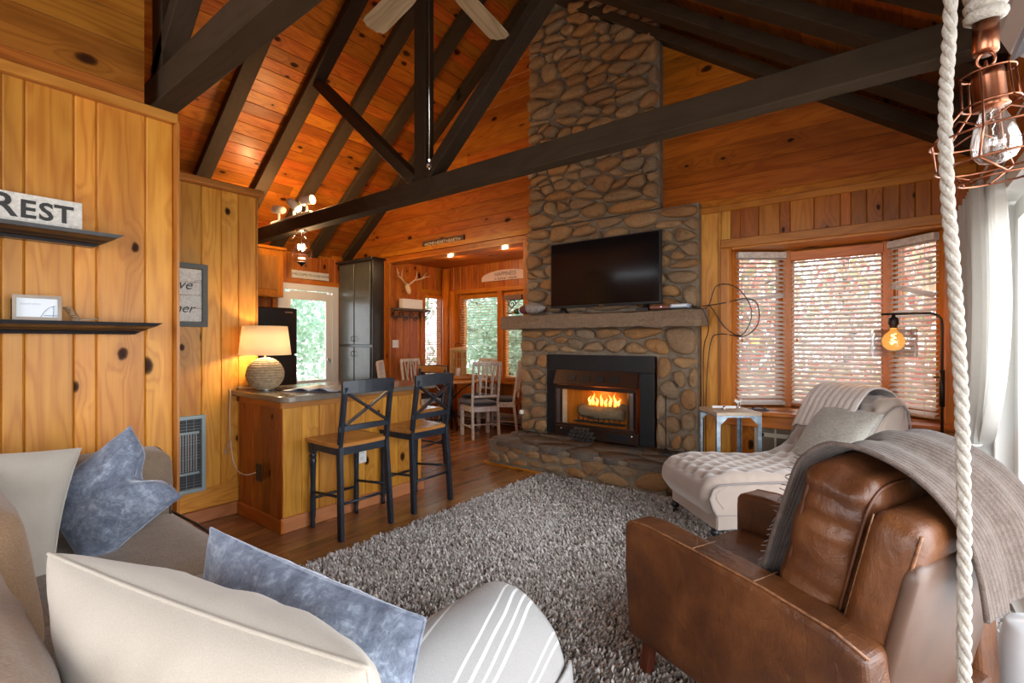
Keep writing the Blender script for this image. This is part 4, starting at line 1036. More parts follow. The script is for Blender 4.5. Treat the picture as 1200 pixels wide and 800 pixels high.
ellip((.06, 0, .0), (.045, .04, .10), 12, Matrix.Rotation(radians(-25), 3, 'Y')).build('skull', bone, o)
for sy in (-1, 1):
    MB().tube([(.05, sy * .03, .06), (.07, sy * .13, .14), (.12, sy * .24, .17), (.17, sy * .30, .27)], [.014, .012, .010, .004], 6).tube([(.08, sy * .14, .145), (.10, sy * .15, .22), (.11, sy * .14, .28)], [.009, .007, .003], 5).tube([(.12, sy * .24, .17), (.18, sy * .27, .20), (.22, sy * .33, .21)], [.009, .006, .003], 5).build('antler', bone, o)
o = thing('light_switch', 'white double switch plate under the curly iron alcove shelf', 'switch', (AX + .002, 4.83, 1.25)); MB().box((.004, 0, 0), (.008, .12, .12), ch=.003).build('plate', M['white'], o); [MB().box((.010, y, 0), (.008, .012, .03)).build('toggle', M['white'], o) for y in (-.025, .025)]
o = thing('wall_shelf', 'small wooden shelf with an iron scroll bracket just left of the chimney', 'shelf', (-3.94, 5.2, 1.86)); 
MB().box((0, 0, .02), (.30, .16, .06)).build('board', plain('brown_shelf', (.16, .08, .05), .6), o); MB().tube([(p[1], -.02, p[2]) for p in scroll((0, -.05, -.07), .07, 1.4, 18)], .008, 5).tube([(-.12, -.02, 0), (-.12, -.02, -.18), (.1, -.02, 0)], .006, 5).build('bracket', M['black_iron'], o)
# baseboard heater in the alcove
o = thing('baseboard_heater', 'long cream baseboard heater along the alcove window wall', 'heater', (-4.4, AY - .04, 0)); MB().prism([(-.03, .02), (-.03, .05), (-.045, .06), (-.045, .13), (-.02, .18), (.035, .18), (.035, .02)], -1.0, 1.0, 'x').build('casing', plain('heater_cream', (.50, .40, .30), .5), o); MB().box((0, -.043, .05), (2.0, .008, .018)).build('slot', M['black'], o)
# recessed alcove downlights
for x, lb in ((-4.95, 'recessed ceiling downlight over the left side of the alcove'), (-3.95, 'recessed ceiling downlight in the alcove next to the chimney')):
    o = thing('downlight', lb, 'ceiling light', (x, 4.98, AZ - .001)); MB().lathe([(.05, 0), (.075, -.004), (.078, -.001), (.05, .002)], n=20).build('trim_ring', M['chrome'], o); MB().lathe([(.001, .001), (.045, .001), (.045, .004), (.001, .004)], n=16).build('lamp', emit('downlight_glow', (1, .62, .28), 7), o)
    point('downlight_light', (x, 4.98, AZ - .06), 7, (1, .66, .34), .04)
# outlets
o = thing('outlet', 'white double outlet on the bar front behind the first stool', 'outlet', (-3.198, 2.25, .42)); MB().box((.004, 0, 0), (.008, .08, .125), ch=.003).build('plate', M['white'], o); [MB().box((.009, 0, z), (.004, .035, .032), ch=.002).build('socket', M['signwhite'], o) for z in (-.028, .028)]
o = thing('outlet', 'dark brown outlet plate on the end panel of the bar', 'outlet', (-3.50, 1.618, .37)); MB().box((0, -.003, 0), (.075, .008, .125), ch=.003).build('plate', plain('brown_plate', (.03, .012, .008), .4), o)
# ================================================================ BAR AND KITCHEN
bar = thing('kitchen_bar', 'pine-panelled kitchen bar behind the black counter stools', 'kitchen bar', (0, 0, 0))
BX, BY0, BY1 = -3.22, 1.64, 2.88
MB().box(((-3.86 + BX) / 2 - .01, (BY0 + BY1) / 2 + .01, .43), (BX + 3.86 - .02, BY1 - BY0 - .04, .86)).build('carcass', M['pine_z'], bar)
xs = [-3.87, -3.78, -3.65, -3.52, -3.39, -3.30, BX]
for a, b in zip(xs, xs[1:]): plank(bar, ((a + b) / 2, BY0, .45), (0, 0, 1), (0, -1, 0), .80, b - a, .018, M['pine_orange'], ch=.006)
ys = [BY0, 1.78, 1.91, 2.04, 2.17, 2.30, 2.46, 2.62, 2.76, BY1]
for a, b in zip(ys, ys[1:]): plank(bar, (BX, (a + b) / 2, .45), (0, 0, 1), (1, 0, 0), .80, b - a, .018, M['pine'], ch=.006)
for a, b in zip((-3.86, -3.7, -3.54, -3.38), (-3.7, -3.54, -3.38, BX)): plank(bar, ((a + b) / 2, BY1, .45), (0, 0, 1), (0, 1, 0), .80, b - a, .018, M['pine'], ch=.006)
MB().box(((-3.87 + BX) / 2 + .005, BY0 - .008, .045), (BX + 3.87 + .03, .02, .09), ch=.004).build('base_trim', M['orange_x'], bar)
MB().box((BX + .008, (BY0 + BY1) / 2, .05), (.02, BY1 - BY0 + .03, .10), ch=.004).build('base_trim', M['pinkpine_y'], bar)
MB().box(((-3.87 + BX) / 2, BY0 - .006, .865), (BX + 3.87 + .02, .02, .05), ch=.004).build('top_trim', M['orange_x'], bar)
MB().box((BX + .006, (BY0 + BY1) / 2, .865), (.02, BY1 - BY0 + .02, .05), ch=.004).build('top_trim', M['pine_y'], bar)
def rrect(x0, x1, y0, y1, r, corners=(1, 1, 1, 1), n=6):
    P = []
    for (cx, cy, a0), on in zip(((x1 - r, y0 + r, -90), (x1 - r, y1 - r, 0), (x0 + r, y1 - r, 90), (x0 + r, y0 + r, 180)), corners):
        if on: P += [(cx + r * cos(radians(a0 + 90 * k / n)), cy + r * sin(radians(a0 + 90 * k / n))) for k in range(n + 1)]
        else: P.append((cx + r * (1 if a0 in (-90, 0) else -1), cy + r * (1 if a0 in (0, 90) else -1)))
    return P
M['counter'] = plain('grey_beige_counter', (.20, .16, .12), .22, var=.12, vscale=50, coat=.3)
ct = MB().prism(rrect(-3.96, -3.09, 1.585, 2.97, .08, (1, 1, 1, 0)), .89, .93, 'z').build('countertop', M['counter'], None, bevel=.006)
tag(ct, 'grey-beige laminate countertop with rounded corners on the pine bar', 'countertop')
# kitchen base run hidden behind, fridge, upper cabinet, tall cabinet
fr = thing('refrigerator', 'black refrigerator seen behind the table lamp', 'refrigerator', (-6.40, 2.87, 0))
M['fridge'] = plain('black_fridge', (.010, .010, .012), .22, spec=.6)
MB().box((-.02, 0, .86), (.70, .78, 1.72), ch=.01).build('cabinet', M['fridge'], fr)
MB().box((.36, 0, 1.42), (.05, .78, .58), ch=.01).build('freezer_door', M['fridge'], fr); MB().box((.36, 0, .57), (.05, .78, 1.08), ch=.01).build('fridge_door', M['fridge'], fr)
for z0, z1 in ((1.16, 1.55), (.65, 1.08)): MB().tube([(.39, -.33, z0), (.42, -.33, z0 + .03), (.42, -.33, z1 - .03), (.39, -.33, z1)], .01, 6).build('handle', M['black'], fr)
MB().box((.387, .28, 1.66), (.003, .10, .02)).build('badge', M['chrome'], fr)
cb = thing('wall_cabinet', 'orange pine wall cabinet above the black refrigerator', 'cabinet', (-6.94, 2.83, 1.90))
MB().box((.16, 0, .325), (.32, 1.12, .65), ch=.003).build('body', M['orange_z'], cb)
for y in (-.28, .28):
    d = MB().box((.33, y, .325), (.02, .54, .62), ch=.003).build('door', M['orange_z'], cb)
    MB().box((.343, y, .325), (.012, .38, .46), ch=.006).build('door_panel', M['pine_z'], d)
MB().box((.18, 0, .665), (.38, 1.18, .04), ch=.01).build('cornice', M['orange_y'], cb)
tc = thing('tall_cabinet', 'tall dark painted pantry cabinet with a pale reflection tinted into its doors beside the kitchen door', 'cabinet', (-6.47, 4.545, 0))
M['cabdark'] = plain('dark_grey_cabinet', (.018, .018, .017), .3, var=.2); M['cabreflect'] = plain('cabinet_reflection', (.08, .09, .08), .32, var=.15, coat=.15)  # door colour carries a grey-green reflection over the dark paint
MB().box((0, 0, 1.26), (.88, .22, 2.52), ch=.004).build('body', M['cabdark'], tc)
MB().box((0, -.02, 2.53), (.94, .26, .035), ch=.008).build('cornice', M['cabdark'], tc)
for z0, z1 in ((.08, 1.20), (1.24, 2.48)):
    for sx in (-1, 1):
        d = MB().box((sx * .205, -.118, (z0 + z1) / 2), (.39, .02, z1 - z0), ch=.005).build('door', M['cabreflect'], tc)
        zc = 1.33 if z0 > 1 else 1.10
        MB().tube([(sx * .03, -.13, zc - .04), (sx * .045, -.155, zc - .02), (sx * .03, -.155, zc), (sx * .045, -.155, zc + .02), (sx * .03, -.13, zc + .04)], .005, 5).build('handle', M['black_iron'], d)
# table lamp
lp = thing('table_lamp', 'glowing table lamp with a woven rope ball base on the bar', 'table lamp', (-3.69, 1.75, .931))
M['rope_base'] = plain('woven_rope_base', (.44, .34, .21), .9, bump=.6, bscale=150, var=.3, vscale=40)
b = MB(); NR = 17
for k in range(NR):
    a = -1.25 + 2.55 * k / (NR - 1); r = .125 * cos(a); z = .118 + .118 * sin(a)
    b.tube([(r * cos(q * 2 * pi / 30), r * sin(q * 2 * pi / 30), z) for q in range(30)], .0095, 6, closed=True)
b.lathe([(.001, .01), (.06, .012), (.10, .06), (.115, .118), (.10, .18), (.06, .222), (.001, .23)], n=20).build('rope_base', M['rope_base'], lp)
MB().lathe([(.001, .0), (.06, .0), (.06, .008), (.001, .012)]).tube([(0, 0, .22), (0, 0, .36)], .007, 8).build('stem', M['chrome'], lp)
def shade_mat():
    t = NT('linen_lampshade'); n = t.noise(t.coord(), 250, 2)
    c = t.mix(n, (.80, .70, .56), (.90, .80, .66))
    df = t.n('ShaderNodeBsdfDiffuse'); tr = t.n('ShaderNodeBsdfTranslucent'); t.l(c, df.inputs[0]); t.l(c, tr.inputs[0])
    mx = t.n('ShaderNodeMixShader'); mx.inputs[0].default_value = .6; t.l(df.outputs[0], mx.inputs[1]); t.l(tr.outputs[0], mx.inputs[2]); t.l(mx.outputs[0], t.t.nodes['Material Output'].inputs[0]); return t.m
M['shade'] = shade_mat()
MB().grid(lambda u, v: ((.178 - .026 * v) * cos(2 * pi * u), (.178 - .026 * v) * sin(2 * pi * u), .262 + .215 * v), 40, 3).build('lamp_shade', M['shade'], lp, solid=.003)
ellip((0, 0, .38), (.03, .03, .045), 12).build('bulb', emit('warm_bulb', (1, .70, .36), 14), lp)
point('table_lamp_light', (-3.69, 1.75, .931 + .33), 12, (1, .70, .38), .04)
cable('lamp_cord', [(-3.80, 1.72, .94), (-3.90, 1.60, .945), (-3.845, 1.57, .91), (-3.85, 1.565, .75), (-3.83, 1.56, .60), (-3.84, 1.555, .56), (-3.87, 1.54, .46), (-3.83, 1.55, .50), (-3.80, 1.55, .57), (-3.76, 1.55, .44), (-3.70, 1.56, .36), (-3.60, 1.575, .345), (-3.515, 1.60, .37)], .004, 'pale lamp cord knotted in a loop and plugged into the bar end', plain('clear_cord', (.62, .52, .38), .4))
# open magazine/folder on the counter
o = thing('magazine', 'open glossy magazine lying on the bar counter beside the lamp', 'magazine', (-3.34, 1.98, .932), radians(30))
for s, mname in ((-1, 'page_left'), (1, 'page_right')):
    mb = MB(); mb.grid(lambda u, v, s=s: (s * u * .20, (v - .5) * .27, .006 + .022 * sin(min(1, u * 1.3) * pi) * (1 - .2 * u)), 10, 2); mb.build('page_block', plain('magazine_paper', (.85, .85, .84), .3) if s < 0 else plain('printed_page', (.45, .47, .50), .3, var=.5, vscale=18), o, solid=.006)
MB().box((.0, 0, .003), (.42, .285, .004)).build('cover', plain('magazine_cover', (.12, .14, .2), .4), o)
# spot lights on the tie beam and glass pendant
rl = thing('spotlight_track', 'white three-head spotlight track on top of the tie beam', 'spotlight', (0, 0, 0))
MB().box((-5.45, 2.875, 2.722), (.88, .04, .022), ch=.004).build('rail', M['white'], rl)
for x, d, on in ((-5.72, (-.8, -.25, .15), 1), (-5.38, (.55, .3, -.55), 1), (-5.10, (.9, .35, .05), 1)):
    dd_ = Vector(d).normalized(); q = dd_.to_track_quat('Z', 'Y').to_matrix(); c = Vector((x, 2.875, 2.86))
    h = MB().tube([(x, 2.875, 2.73), (x, 2.875, 2.82)], .014, 10).lathe([(.001, -.09), (.035, -.08), (.048, -.05), (.05, .075), (.046, .08)], tuple(c), 18, q).build('spot_head', M['white'], rl)
    MB().lathe([(.001, .06), (.04, .062), (.045, .078), (.03, .09), (.001, .095)], tuple(c), 14, q).build('bulb', emit('spot_bulb', (1, .72, .40), 11), h)
    point('spot_light', tuple(c + dd_ * .14), 18, (1, .60, .26), .03)
pl = thing('glass_pendant', 'lit bell-shaped seeded glass lantern hanging under the tie beam', 'pendant light', (-5.20, 2.87, 2.55))
MB().lathe([(.001, 0), (.07, -.002), (.07, -.018), (.05, -.028), (.001, -.03)], n=24).build('canopy', M['chrome'], pl)
for k in range(3):
    a = k * 2 * pi / 3; MB().tube([(.03 * cos(a), .03 * sin(a), -.02), (.105 * cos(a), .105 * sin(a), -.115)], .0025, 5).build('chain', M['chrome'], pl)
MB().lathe([(.125, -.115), (.105, -.125), (.088, -.16), (.085, -.19), (.105, -.24), (.118, -.28), (.11, -.32), (.075, -.355), (.035, -.37)], n=32, caps=False).build('glass_bell', glassy('seeded_glass', (1, .97, .93), .15, .12), pl)
pl.children[-1]
MB().lathe([(.001, -.365), (.045, -.366), (.05, -.375), (.02, -.395), (.008, -.41), (.001, -.42)], n=16).build('finial', M['black_iron'], pl)
for k in range(3):
    a = k * 2 * pi / 3 + .4; ellip((.03 * cos(a), .03 * sin(a), -.20), (.014, .014, .035), 10).build('candle_bulb', emit('candle_bulb', (1, .72, .42), 22), pl)
MB().tube([(0, 0, -.03), (0, 0, -.24)], .005, 6).tube([(0, 0, -.24), (.03, 0, -.25)], .005, 6).build('stem', M['chrome'], pl)
point('pendant_light', (-5.20, 2.87, 2.55 - .20), 22, (1, .68, .36), .05)

# ================================================================ COUNTER STOOLS
def stool(label, x, y, rz):
    s = thing('counter_stool', label, 'stool', (x, y, 0), rz, 'black counter stools with honey wood seats at the bar')
    # local: front = +Y (towards the bar), back = -Y
    W = .40
    def legprof(h): return [(.016, 0), (.017, .03), (.013, .05), (.019, .07), (.020, .16), (.017, .30), (.021, h - .14), (.024, h - .115), (.015, h - .10), (.026, h - .09), (.018, h - .075), (.018, h - .06)]
    for sx in (-1, 1):
        MB().lathe(legprof(.585), (sx * .175, .165, 0), 14).box((sx * .175, .165, .565), (.042, .042, .09), ch=.003).build('leg', M['navy'], s)
        MB().bar((sx * .20, -.215, 0), (sx * .185, -.175, .60), .030, .042, up=(0, 1, 0), ch=.003).bar((sx * .185, -.175, .59), (sx * .182, -.235, 1.00), .028, .040, up=(0, 1, 0), ch=.003).build('back_leg', M['navy'], s)
    MB().box((0, .165, .575), (.33, .022, .06)).box((-.18, 0, .575), (.022, .34, .06)).box((.18, 0, .575), (.022, .34, .06)).box((0, -.17, .575), (.35, .022, .06)).build('apron', M['navy'], s)
    def seat(u, v):
        a = (u - .5) * 2; b = (v - .5) * 2
        x_ = a * .215 * (1 - .05 * b * b); y_ = b * .205 + .02
        z_ = .625 - .010 * (1 - a * a) * (1 - .6 * b * b) - .004 * (abs(a) ** 8) - .004 * abs(b) ** 8
        return (x_, y_, z_)
    n = 14; mb = MB(); mb.grid(seat, n, n)
    base = len(mb.v); mb.v += [(p[0] * .97, p[1] * .97, p[2] - .026) for p in mb.v[:base]]
    mb.f += [tuple(i + base for i in f)[::-1] for f in mb.f[:n * n]]; mb.sm += [True] * (n * n)
    N1 = n + 1; ed = [i for i in range(N1)] + [j * N1 + n for j in range(1, N1)] + [n * N1 + i for i in range(n - 1, -1, -1)] + [j * N1 for j in range(n - 1, 0, -1)]
    for a, b in zip(ed, ed[1:] + ed[:1]): mb.f.append((a, b, b + base, a + base)); mb.sm.append(False)
    mb.build('seat', M['seatwood'], s)
    for (p, q) in (((-.175, .165, .20), (.175, .165, .20)), ((-.195, -.205, .20), (-.175, .165, .16)), ((.195, -.205, .20), (.175, .165, .16)), ((-.195, -.205, .235), (.195, -.205, .235)), ((-.19, -.19, .28), (-.175, .165, .245)), ((.19, -.19, .28), (.175, .165, .245))):
        if p[2] == .235 or p[2] == .28 or p[1] > 0: MB().tube([p, q], .010, 8).build('stretcher', M['navy'], s)
    def curved(z0, z1, T, yb, bow, name, mat):
        mb = MB(); n = 8
        P = [(-.205 + .41 * i / n, yb - bow * (1 - ((i / n - .5) * 2) ** 2)) for i in range(n + 1)]
        vs = []
        for x_, y_ in P: vs += [(x_, y_, z0), (x_, y_, z1 - .006 * abs(x_) / .2), (x_, y_ + T, z1 - .006 * abs(x_) / .2), (x_, y_ + T, z0)]
        fs = [(4 * i + k, 4 * i + (k + 1) % 4, 4 * i + 4 + (k + 1) % 4, 4 * i + 4 + k) for i in range(n) for k in range(4)] + [(3, 2, 1, 0), (4 * n, 4 * n + 1, 4 * n + 2, 4 * n + 3)]
        mb.add(vs, fs); return mb.build(name, mat, s, bevel=.002)
    curved(.955, 1.045, .022, -.245, .022, 'top_rail', M['navy'])
    curved(.964, 1.036, .003, -.2225, .022, 'rail_inlay', M['seatwood'])
    curved(.705, .745, .020, -.205, .012, 'lower_rail', M['navy'])
    for sx in (-1, 1): MB().bar((-.165 * sx, -.208, .745), (.165 * sx, -.238, .955), .014 - .001 * sx, .034, up=(0, 1, 0), ch=.002).build('cross_slat', M['navy'], s)
    return s
stool('nearest black counter stool, closest to the corner of the bar with the lamp', -3.00, 2.005, radians(90))
stool('middle black counter stool, in front of the far end of the bar', -3.02, 2.62, radians(92))
stool('farthest black counter stool, facing the camera beyond the end of the bar', -3.78, 3.32, radians(183))

# ================================================================ DINING
dt = thing('dining_table', 'round wooden dining table on scrolled black iron legs in the alcove', 'dining table', (-4.95, 5.0, 0))
MB().lathe([(.001, .715), (.50, .715), (.525, .722), (.53, .735), (.52, .748), (.50, .752), (.001, .752)], n=40).build('tabletop', M['seatwood'], dt)
MB().tube([(0, 0, .02), (0, 0, .71)], .02, 10).lathe([(.001, .20), (.05, .21), (.05, .23), (.001, .24)], n=14).build('post', M['black_iron'], dt)
for k in range(4):
    a = k * pi / 2 + .5; ca_, sa_ = cos(a), sin(a)
    def sp(r0, z0, r, t0, t1, n=16): return [((r0 + r * (1 - .5 * i / n) * cos(t0 + (t1 - t0) * i / n)) * ca_, (r0 + r * (1 - .5 * i / n) * cos(t0 + (t1 - t0) * i / n)) * sa_, z0 + r * (1 - .5 * i / n) * sin(t0 + (t1 - t0) * i / n)) for i in range(n + 1)]
    MB().tube([(0, 0, .30), (.12 * ca_, .12 * sa_, .20), (.25 * ca_, .25 * sa_, .05), (.33 * ca_, .33 * sa_, .012)], .010, 6).tube(sp(.22, .20, .10, -1.6, 5.5), .009, 6).tube([(0, 0, .45), (.15 * ca_, .15 * sa_, .60), (.34 * ca_, .34 * sa_, .71)], .009, 6).build('leg', M['black_iron'], dt)
def dchair(label, x, y, rz, z=0):
    c = thing('dining_chair', label, 'chair', (x, y, 0), rz, 'white-washed dining chairs around the alcove table')
    # local: seat front +Y, back at -Y
    for sx in (-1, 1):
        MB().bar((sx * .19, .19, 0), (sx * .19, .19, .42), .045, .045, ch=.004).build('leg', M['whitewash'], c)
        MB().bar((sx * .185, -.24, 0), (sx * .18, -.19, .44), .030, .038, up=(0, 1, 0), ch=.003).bar((sx * .18, -.19, .43), (sx * .19, -.27, 1.0), .028, .036, up=(0, 1, 0), ch=.003).build('back_leg', M['whitewash'], c)
    MB().box((0, .19, .39), (.36, .025, .07)).box((0, -.19, .39), (.34, .025, .07)).box((-.19, 0, .39), (.025, .36, .07)).box((.19, 0, .39), (.025, .36, .07)).build('apron', M['whitewash'], c)
    MB().box((0, -.268, .995), (.41, .028, .05), ch=.008).build('top_rail', M['whitewash'], c)
    MB().box((0, -.208, .56), (.36, .02, .03), ch=.004).build('lower_rail', M['whitewash'], c)
    for sx in (-1, 1):
        mb = MB()
        mb.bar((sx * .085, -.212, .575), (sx * .085, -.238, .72), .014, .05, up=(0, 1, 0)).bar((sx * .085, -.238, .70), (sx * .045, -.262, .98), .014, .022, up=(0, 1, 0)).bar((sx * .085, -.238, .70), (sx * .125, -.262, .98), .014, .022, up=(0, 1, 0))
        mb.build('slat', M['whitewash'], c)
    MB().bar((0, -.212, .575), (0, -.264, .98), .014, .020, up=(0, 1, 0)).build('slat', M['whitewash'], c)
    for p, q in (((-.19, .19, .15), (-.187, -.22, .15)), ((.19, .19, .15), (.187, -.22, .15)), ((-.187, 0, .15), (.187, 0, .15))): MB().tube([p, q], .011, 6).build('stretcher', M['whitewash'], c)
    def cu(u, v):
        a = u * 2 * pi; b = (v - .5) * pi; se = lambda t, p: (abs(t) ** p) * (1 if t >= 0 else -1)
        return (.21 * se(cos(a), .45) * se(cos(b), .5), .20 * se(sin(a), .45) * se(cos(b), .5) + .0, .455 + .032 * se(sin(b), .8))
    MB().grid(cu, 24, 8).build('seat_cushion', M['bluegrey_seat'], c)
    return c
dchair('white-washed dining chair seen from behind, nearest to the fireplace', -4.38, 4.97, radians(62))
dchair('white-washed dining chair under the window beside the fireplace, seen side-on', -4.42, 5.52, radians(118))
dchair('white-washed dining chair behind the lantern on the window side of the table', -4.95, 5.56, radians(180))
dchair('white-washed dining chair against the alcove side wall left of the table', -5.62, 5.05, radians(-85))
dchair('white-washed dining chair at the front left of the dining table', -5.40, 4.42, radians(-48))
o = thing('wooden_tray', 'round wooden tray under the lantern on the dining table', 'tray', (-4.82, 5.08, .753)); MB().lathe([(.001, 0), (.20, 0), (.22, .01), (.235, .05), (.225, .052), (.205, .018), (.001, .016)], n=32).build('tray', M['seatwood'], o)
for s in (-1, 1): MB().tube([(s * .22, -.05, .045), (s * .26, -.03, .085), (s * .26, .03, .085), (s * .22, .05, .045)], .006, 6).build('handle', M['black_iron'], o)
lt = thing('lantern', 'tall pale wooden lantern standing on the tray', 'lantern', (-4.87, 5.05, .772), .5)
lw_ = wood('lantern_wood', (.50, .32, .12), (.34, .19, .06), axis='z', knots=0, vary=.1)
for sx in (-1, 1):
    for sy in (-1, 1): MB().box((sx * .085, sy * .085, .20), (.02, .02, .36)).build('post', lw_, lt)
for z in (.01, .14, .26, .375):
    th_ = .022 if z in (.01, .375) else .010
    f = MB(); [f.box((sx * .085, 0, z), (.016, .17, th_)) for sx in (-1, 1)]; [f.box((0, sy * .085, z), (.17, .016, th_)) for sy in (-1, 1)]; f.build('rail', lw_, lt)
for sx in (-1, 1): MB().box((sx * .085, 0, .2), (.010, .010, .36)).box((0, sx * .085, .2), (.010, .010, .36)).build('mullion', lw_, lt)
MB().box((0, 0, .005), (.19, .19, .014)).build('base', lw_, lt)
MB().lathe([(.001, .385), (.115, .385), (.115, .40), (.07, .43), (.05, .435), (.001, .44)], n=24).build('lid', lw_, lt)
MB().tube([(.05 * cos(a), 0, .44 + .05 * sin(a)) for a in [pi * k / 10 for k in range(11)]], .005, 6).build('ring_handle', M['black_iron'], lt)
MB().lathe([(.001, .012), (.035, .012), (.035, .13), (.001, .132)], n=14).build('candle', M['white'], lt)
# ================================================================ SOFT FURNITURE
def nz(p, s, a): return noise.noise(Vector(p) * s) * a
def rbox(dims, r, bulge=0.0, n=9, wr=0.0, wscale=6, seed=0.0, warp=None):
    """upholstered block: rounded box with puffed faces and soft creases"""
    h = Vector(dims) / 2; mb = MB()
    def f(p):
        P = Vector((p[0] * h.x, p[1] * h.y, p[2] * h.z))
        q = Vector([max(-(h[i] - r), min(h[i] - r, P[i])) for i in range(3)]); d = P - q
        if d.length > 1e-9: P = q + d.normalized() * r
        b = Vector([p[i] * bulge * (1 - p[(i + 1) % 3] ** 2) * (1 - p[(i + 2) % 3] ** 2) for i in range(3)])
        P += b
        if wr:
            m = P.normalized(); P += m * (nz(P + Vector((seed, 0, 0)), wscale, wr) + nz(P + Vector((0, seed, 3)), wscale * 2.7, wr * .4))
        return warp(P) if warp else P
    # denser sampling near edges
    def g(t): t = t * 2 - 1; return (abs(t) ** .75) * (1 if t >= 0 else -1)
    for ax in range(3):
        for s in (-1, 1):
            def fn(u, v, ax=ax, s=s):
                p = [0, 0, 0]; p[ax] = s; p[(ax + 1) % 3] = g(u); p[(ax + 2) % 3] = g(v); return f(p)
            mb.grid(fn, n, n)
    return mb
def outline_pts(w_, h_, pin, n=14):
    P = []
    for k in range(4):
        for i in range(n):
            t = -1 + 2 * i / n; a, b = ((t, -1), (1, t), (-t, 1), (-1, -t))[k]; P.append((a, b))
    return P
def pillow(name, label, w_, h_, th, c, xax, zax, mat, pin=.07, wr=.012, seed=1, dent=None, piping=True, group='scatter cushions on the sofa', cat='cushion', n=34, creases=(), skew=False):
    """local x = width, y = thickness, z = height"""
    xax = Vector(xax).normalized(); zax = Vector(zax); sk = zax.normalized(); zax = (zax - xax * zax.dot(xax)).normalized(); yax = zax.cross(xax); zax = sk if skew else zax
    o = thing(name, label, cat, (0, 0, 0), 0, group)
    m = Matrix((xax, yax, zax)).transposed().to_4x4(); m.translation = Vector(c); o.matrix_basis = m
    def pt(a, b, s, lift=0):
        x_ = a * w_ / 2 * (1 - pin * (1 - b * b)); z_ = b * h_ / 2 * (1 - pin * (1 - a * a))
        e = max(0, (1 - a * a)) * max(0, (1 - b * b)); y_ = s * (th / 2 * e ** .42 + lift)
        r_ = 1 - e
        if e > 0:
            y_ += s * nz((x_ * 1.0 + seed, z_, s * 2), 9, wr) * min(1, e * 5) + s * nz((x_, z_ + seed, s), 24, wr * .35) * min(1, e * 5)
            # radial gathers towards the corners
            an = atan2(z_, x_); y_ += s * sin(an * 13 + seed) * wr * .35 * r_ ** 2 * min(1, e * 6)
            for (ca_, cb_, dx, dz, wdt, dep) in creases:
                L = sqrt(dx * dx + dz * dz); t = ((a - ca_) * dx + (b - cb_) * dz) / L; q = (-(a - ca_) * dz + (b - cb_) * dx) / L
                y_ += -s * dep * math.exp(-(q / wdt) ** 2) * math.exp(-(t / L) ** 2 * 1.4)
        z2 = z_
        if dent and b > 0: z2 = z_ - dent * math.exp(-((a - .05) / .30) ** 2) * b ** 2
        return (x_, y_, z2)
    mb = MB()
    gg = lambda t: sin((t - .5) * pi)
    for s in (-1, 1): mb.grid(lambda u, v, s=s: pt(gg(u), gg(v), s), n, n)
    mb.build('cover', mat, o)
    if piping:
        P = [pt(a, b, 0) for a, b in [(gg((a_ + 1) / 2) if abs(a_) < 1 else a_, gg((b_ + 1) / 2) if abs(b_) < 1 else b_) for a_, b_ in outline_pts(w_, h_, pin)]]
        MB().tube(P, .0035, 6, closed=True).build('piping', mat, o)
    return o
def cloth(name, fn, nu, nv, mat, parent, thick=.006, uvf=None):
    vs = [fn(i / nu, j / nv) for j in range(nv + 1) for i in range(nu + 1)]
    fs = [(j * (nu + 1) + i, j * (nu + 1) + i + 1, (j + 1) * (nu + 1) + i + 1, (j + 1) * (nu + 1) + i) for j in range(nv) for i in range(nu)]
    me = bpy.data.meshes.new(name); me.from_pydata([tuple(v) for v in vs], [], fs); uv = me.uv_layers.new(name='UVMap')
    for p in me.polygons:
        p.use_smooth = True
        for li in p.loop_indices:
            vi = me.loops[li].vertex_index; q = ((vi % (nu + 1)) / nu, (vi // (nu + 1)) / nv); uv.data[li].uv = uvf(*q) if uvf else q
    me.materials.append(mat); o = bpy.data.objects.new(name, me); link(o, parent)
    if thick:
        m = o.modifiers.new('s', 'SOLIDIFY'); m.thickness = thick; m.offset = 1
    return o
def path(pts, t):
    L = [0]
    for a, b in zip(pts, pts[1:]): L.append(L[-1] + sqrt(sum((x - y) ** 2 for x, y in zip(a, b))))
    s = t * L[-1]
    for i in range(len(pts) - 1):
        if s <= L[i + 1] or i == len(pts) - 2:
            k = (s - L[i]) / max(1e-9, L[i + 1] - L[i])
            p0 = pts[max(0, i - 1)]; p1 = pts[i]; p2 = pts[i + 1]; p3 = pts[min(len(pts) - 1, i + 2)]
            return tuple(.5 * (2 * b + (c - a) * k + (2 * a - 5 * b + 4 * c - d) * k * k + (3 * b - a - 3 * c + d) * k ** 3) for a, b, c, d in zip(p0, p1, p2, p3))

# ---- sectional sofa
sf = thing('sectional_sofa', 'taupe L-shaped sofa in the bottom left corner under the cushions', 'sofa', (0, 0, 0))
def blk(name, c, dims, r, mat, bulge=.012, wr=.005, n=10, rot=None, seed=0, wscale=6, lb=None):
    mb = rbox(dims, r, bulge, n, wr, wscale, seed); R_ = rot or Matrix.Identity(3)
    mb.v = [tuple(R_ @ Vector(p) + Vector(c)) for p in mb.v]; o = mb.build(name, mat, sf)
    if lb: o['label'] = lb
    return o
blk('base', (-2.42, .20, .17), (.96, 1.26, .26), .03, M['sofa'], 0, 0)
blk('base', (-1.32, .44, .17), (1.24, .74, .26), .03, M['sofa'], 0, 0)
blk('seat_cushion', (-2.40, .42, .395), (.96, .86, .20), .05, M['sofa'], .012, .006, 12, seed=1)
blk('seat_cushion', (-1.46, .45, .395), (.92, .74, .20), .05, M['sofa'], .012, .006, 12, seed=2)
blk('back_cushion', (-2.735, .575, .59), (.20, .50, .40), .05, M['sofa'], .018, .006, 12, Matrix.Rotation(radians(6), 3, 'Y'), 3)
